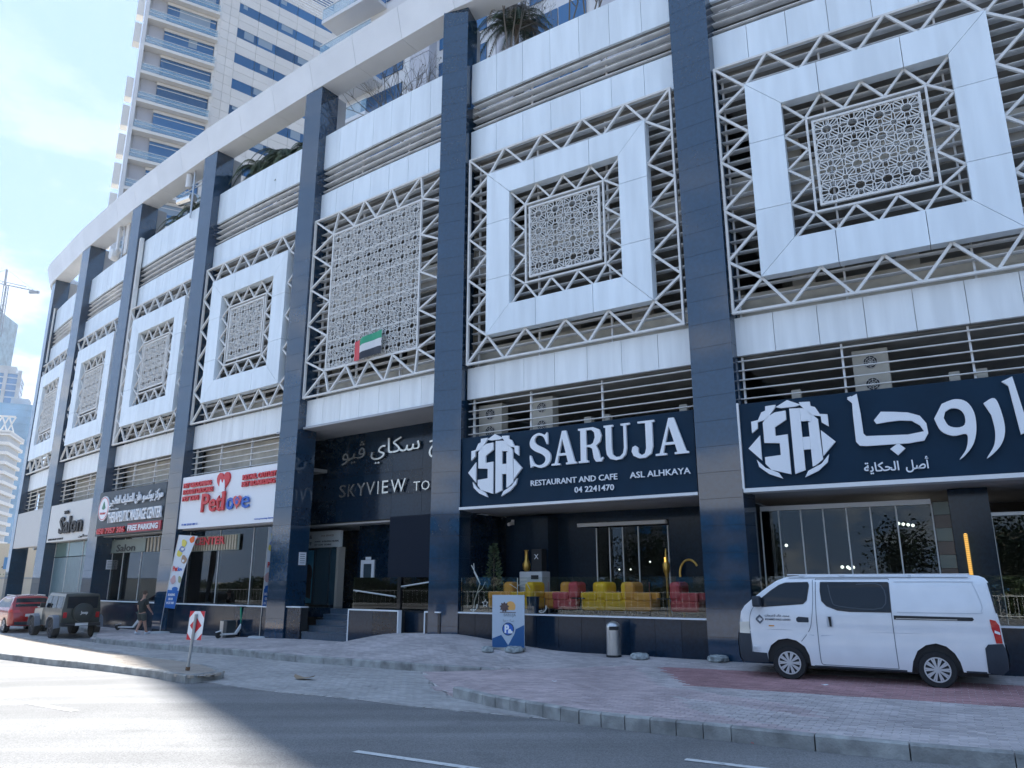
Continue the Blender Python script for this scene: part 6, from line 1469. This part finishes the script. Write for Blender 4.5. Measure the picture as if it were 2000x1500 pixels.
for k in range(30000):
    p, d = along(2 + r.uniform(-.8, .8), r.uniform(0, LT)); p = p + Vector((0, 0, r.uniform(-.1, 1.7 + .4 * sin(p.x * .7)))); e = Vector((r.uniform(-1, 1), r.uniform(-1, 1), r.uniform(-.2, 1))).normalized() * .3; q = e.orthogonal() * .4
    b.add([p, p + e * .5 + q, p + e, p + e * .5 - q], [(0, 1, 2, 3)])
tag(b.build('hedge', leaf_b, None, fixn=False), 'long green hedge along the far side of the street behind the viewer', 'hedge', kind='stuff')
b = MB()  # tree row out of view, added to darken the reflections in glass and stone
for k in range(60000):
    p, d = along(11 + r.gauss(0, 1.5), 4 + 9 * r.randrange(14) + r.gauss(0, 1.7)); p = p + Vector((0, 0, 3.6 + r.gauss(0, 1.2))); e = Vector((r.uniform(-1, 1), r.uniform(-1, 1), r.uniform(-1, 1))).normalized() * .24; q = e.orthogonal() * .45
    b.add([p, p + e * .5 + q, p + e, p + e * .5 - q], [(0, 1, 2, 3)])
tag(b.build('reflection_trees', leaf_a, None, fixn=False), 'unseen row of dark green trees added to darken the reflections of the opposite buildings', 'trees', kind='stuff')
mat('dull_render', (.30, .26, .20), .85); mat('dull_render_grey', (.24, .25, .26), .85)
for k in range(6):
    p, d = along(26, 6 + k * 22); h = (7, 11, 6, 9, 13, 8)[k]
    t = thing('opposite_building', ['low beige', 'mid-height grey', 'lowest beige', 'plain grey', 'tallest beige', 'end grey'][k] + ' building across the street behind the viewer', 'building', p, math.atan2(d.y, d.x))
    tbx('wall', t, MATS['dull_render' if k % 2 == 0 else 'dull_render_grey'], -9.5, 9.5, 0, 9, -.3, h)
    b = MB()
    for j in range(6):
        for q in range(int(h / 3)): b.box(-8.6 + j * 3, -6.9 + j * 3, -.05, 9.05, .9 + q * 3, 2.4 + q * 3)
    tag(b.build('window_row', far_glass, t), kind='stuff')
# ------------------------------------------------------------------ air
b = MB(); b.box(-620, 160, -60, 560, -1.3, 215); hz = b.build('haze', [], None); tag(hz, kind='stuff')
hm = bpy.data.materials.new('air'); hm.use_nodes = True; n_, l_ = hm.node_tree.nodes, hm.node_tree.links; n_.clear()
ho = n_.new('ShaderNodeOutputMaterial'); pv = n_.new('ShaderNodeVolumePrincipled'); pv.inputs['Color'].default_value = (.86, .93, 1, 1); pv.inputs['Density'].default_value = .0002; pv.inputs['Anisotropy'].default_value = .3
l_.new(pv.outputs[0], ho.inputs['Volume']); hz.data.materials.append(hm); SC.cycles.volume_step_rate = 10; SC.cycles.volume_max_steps = 64
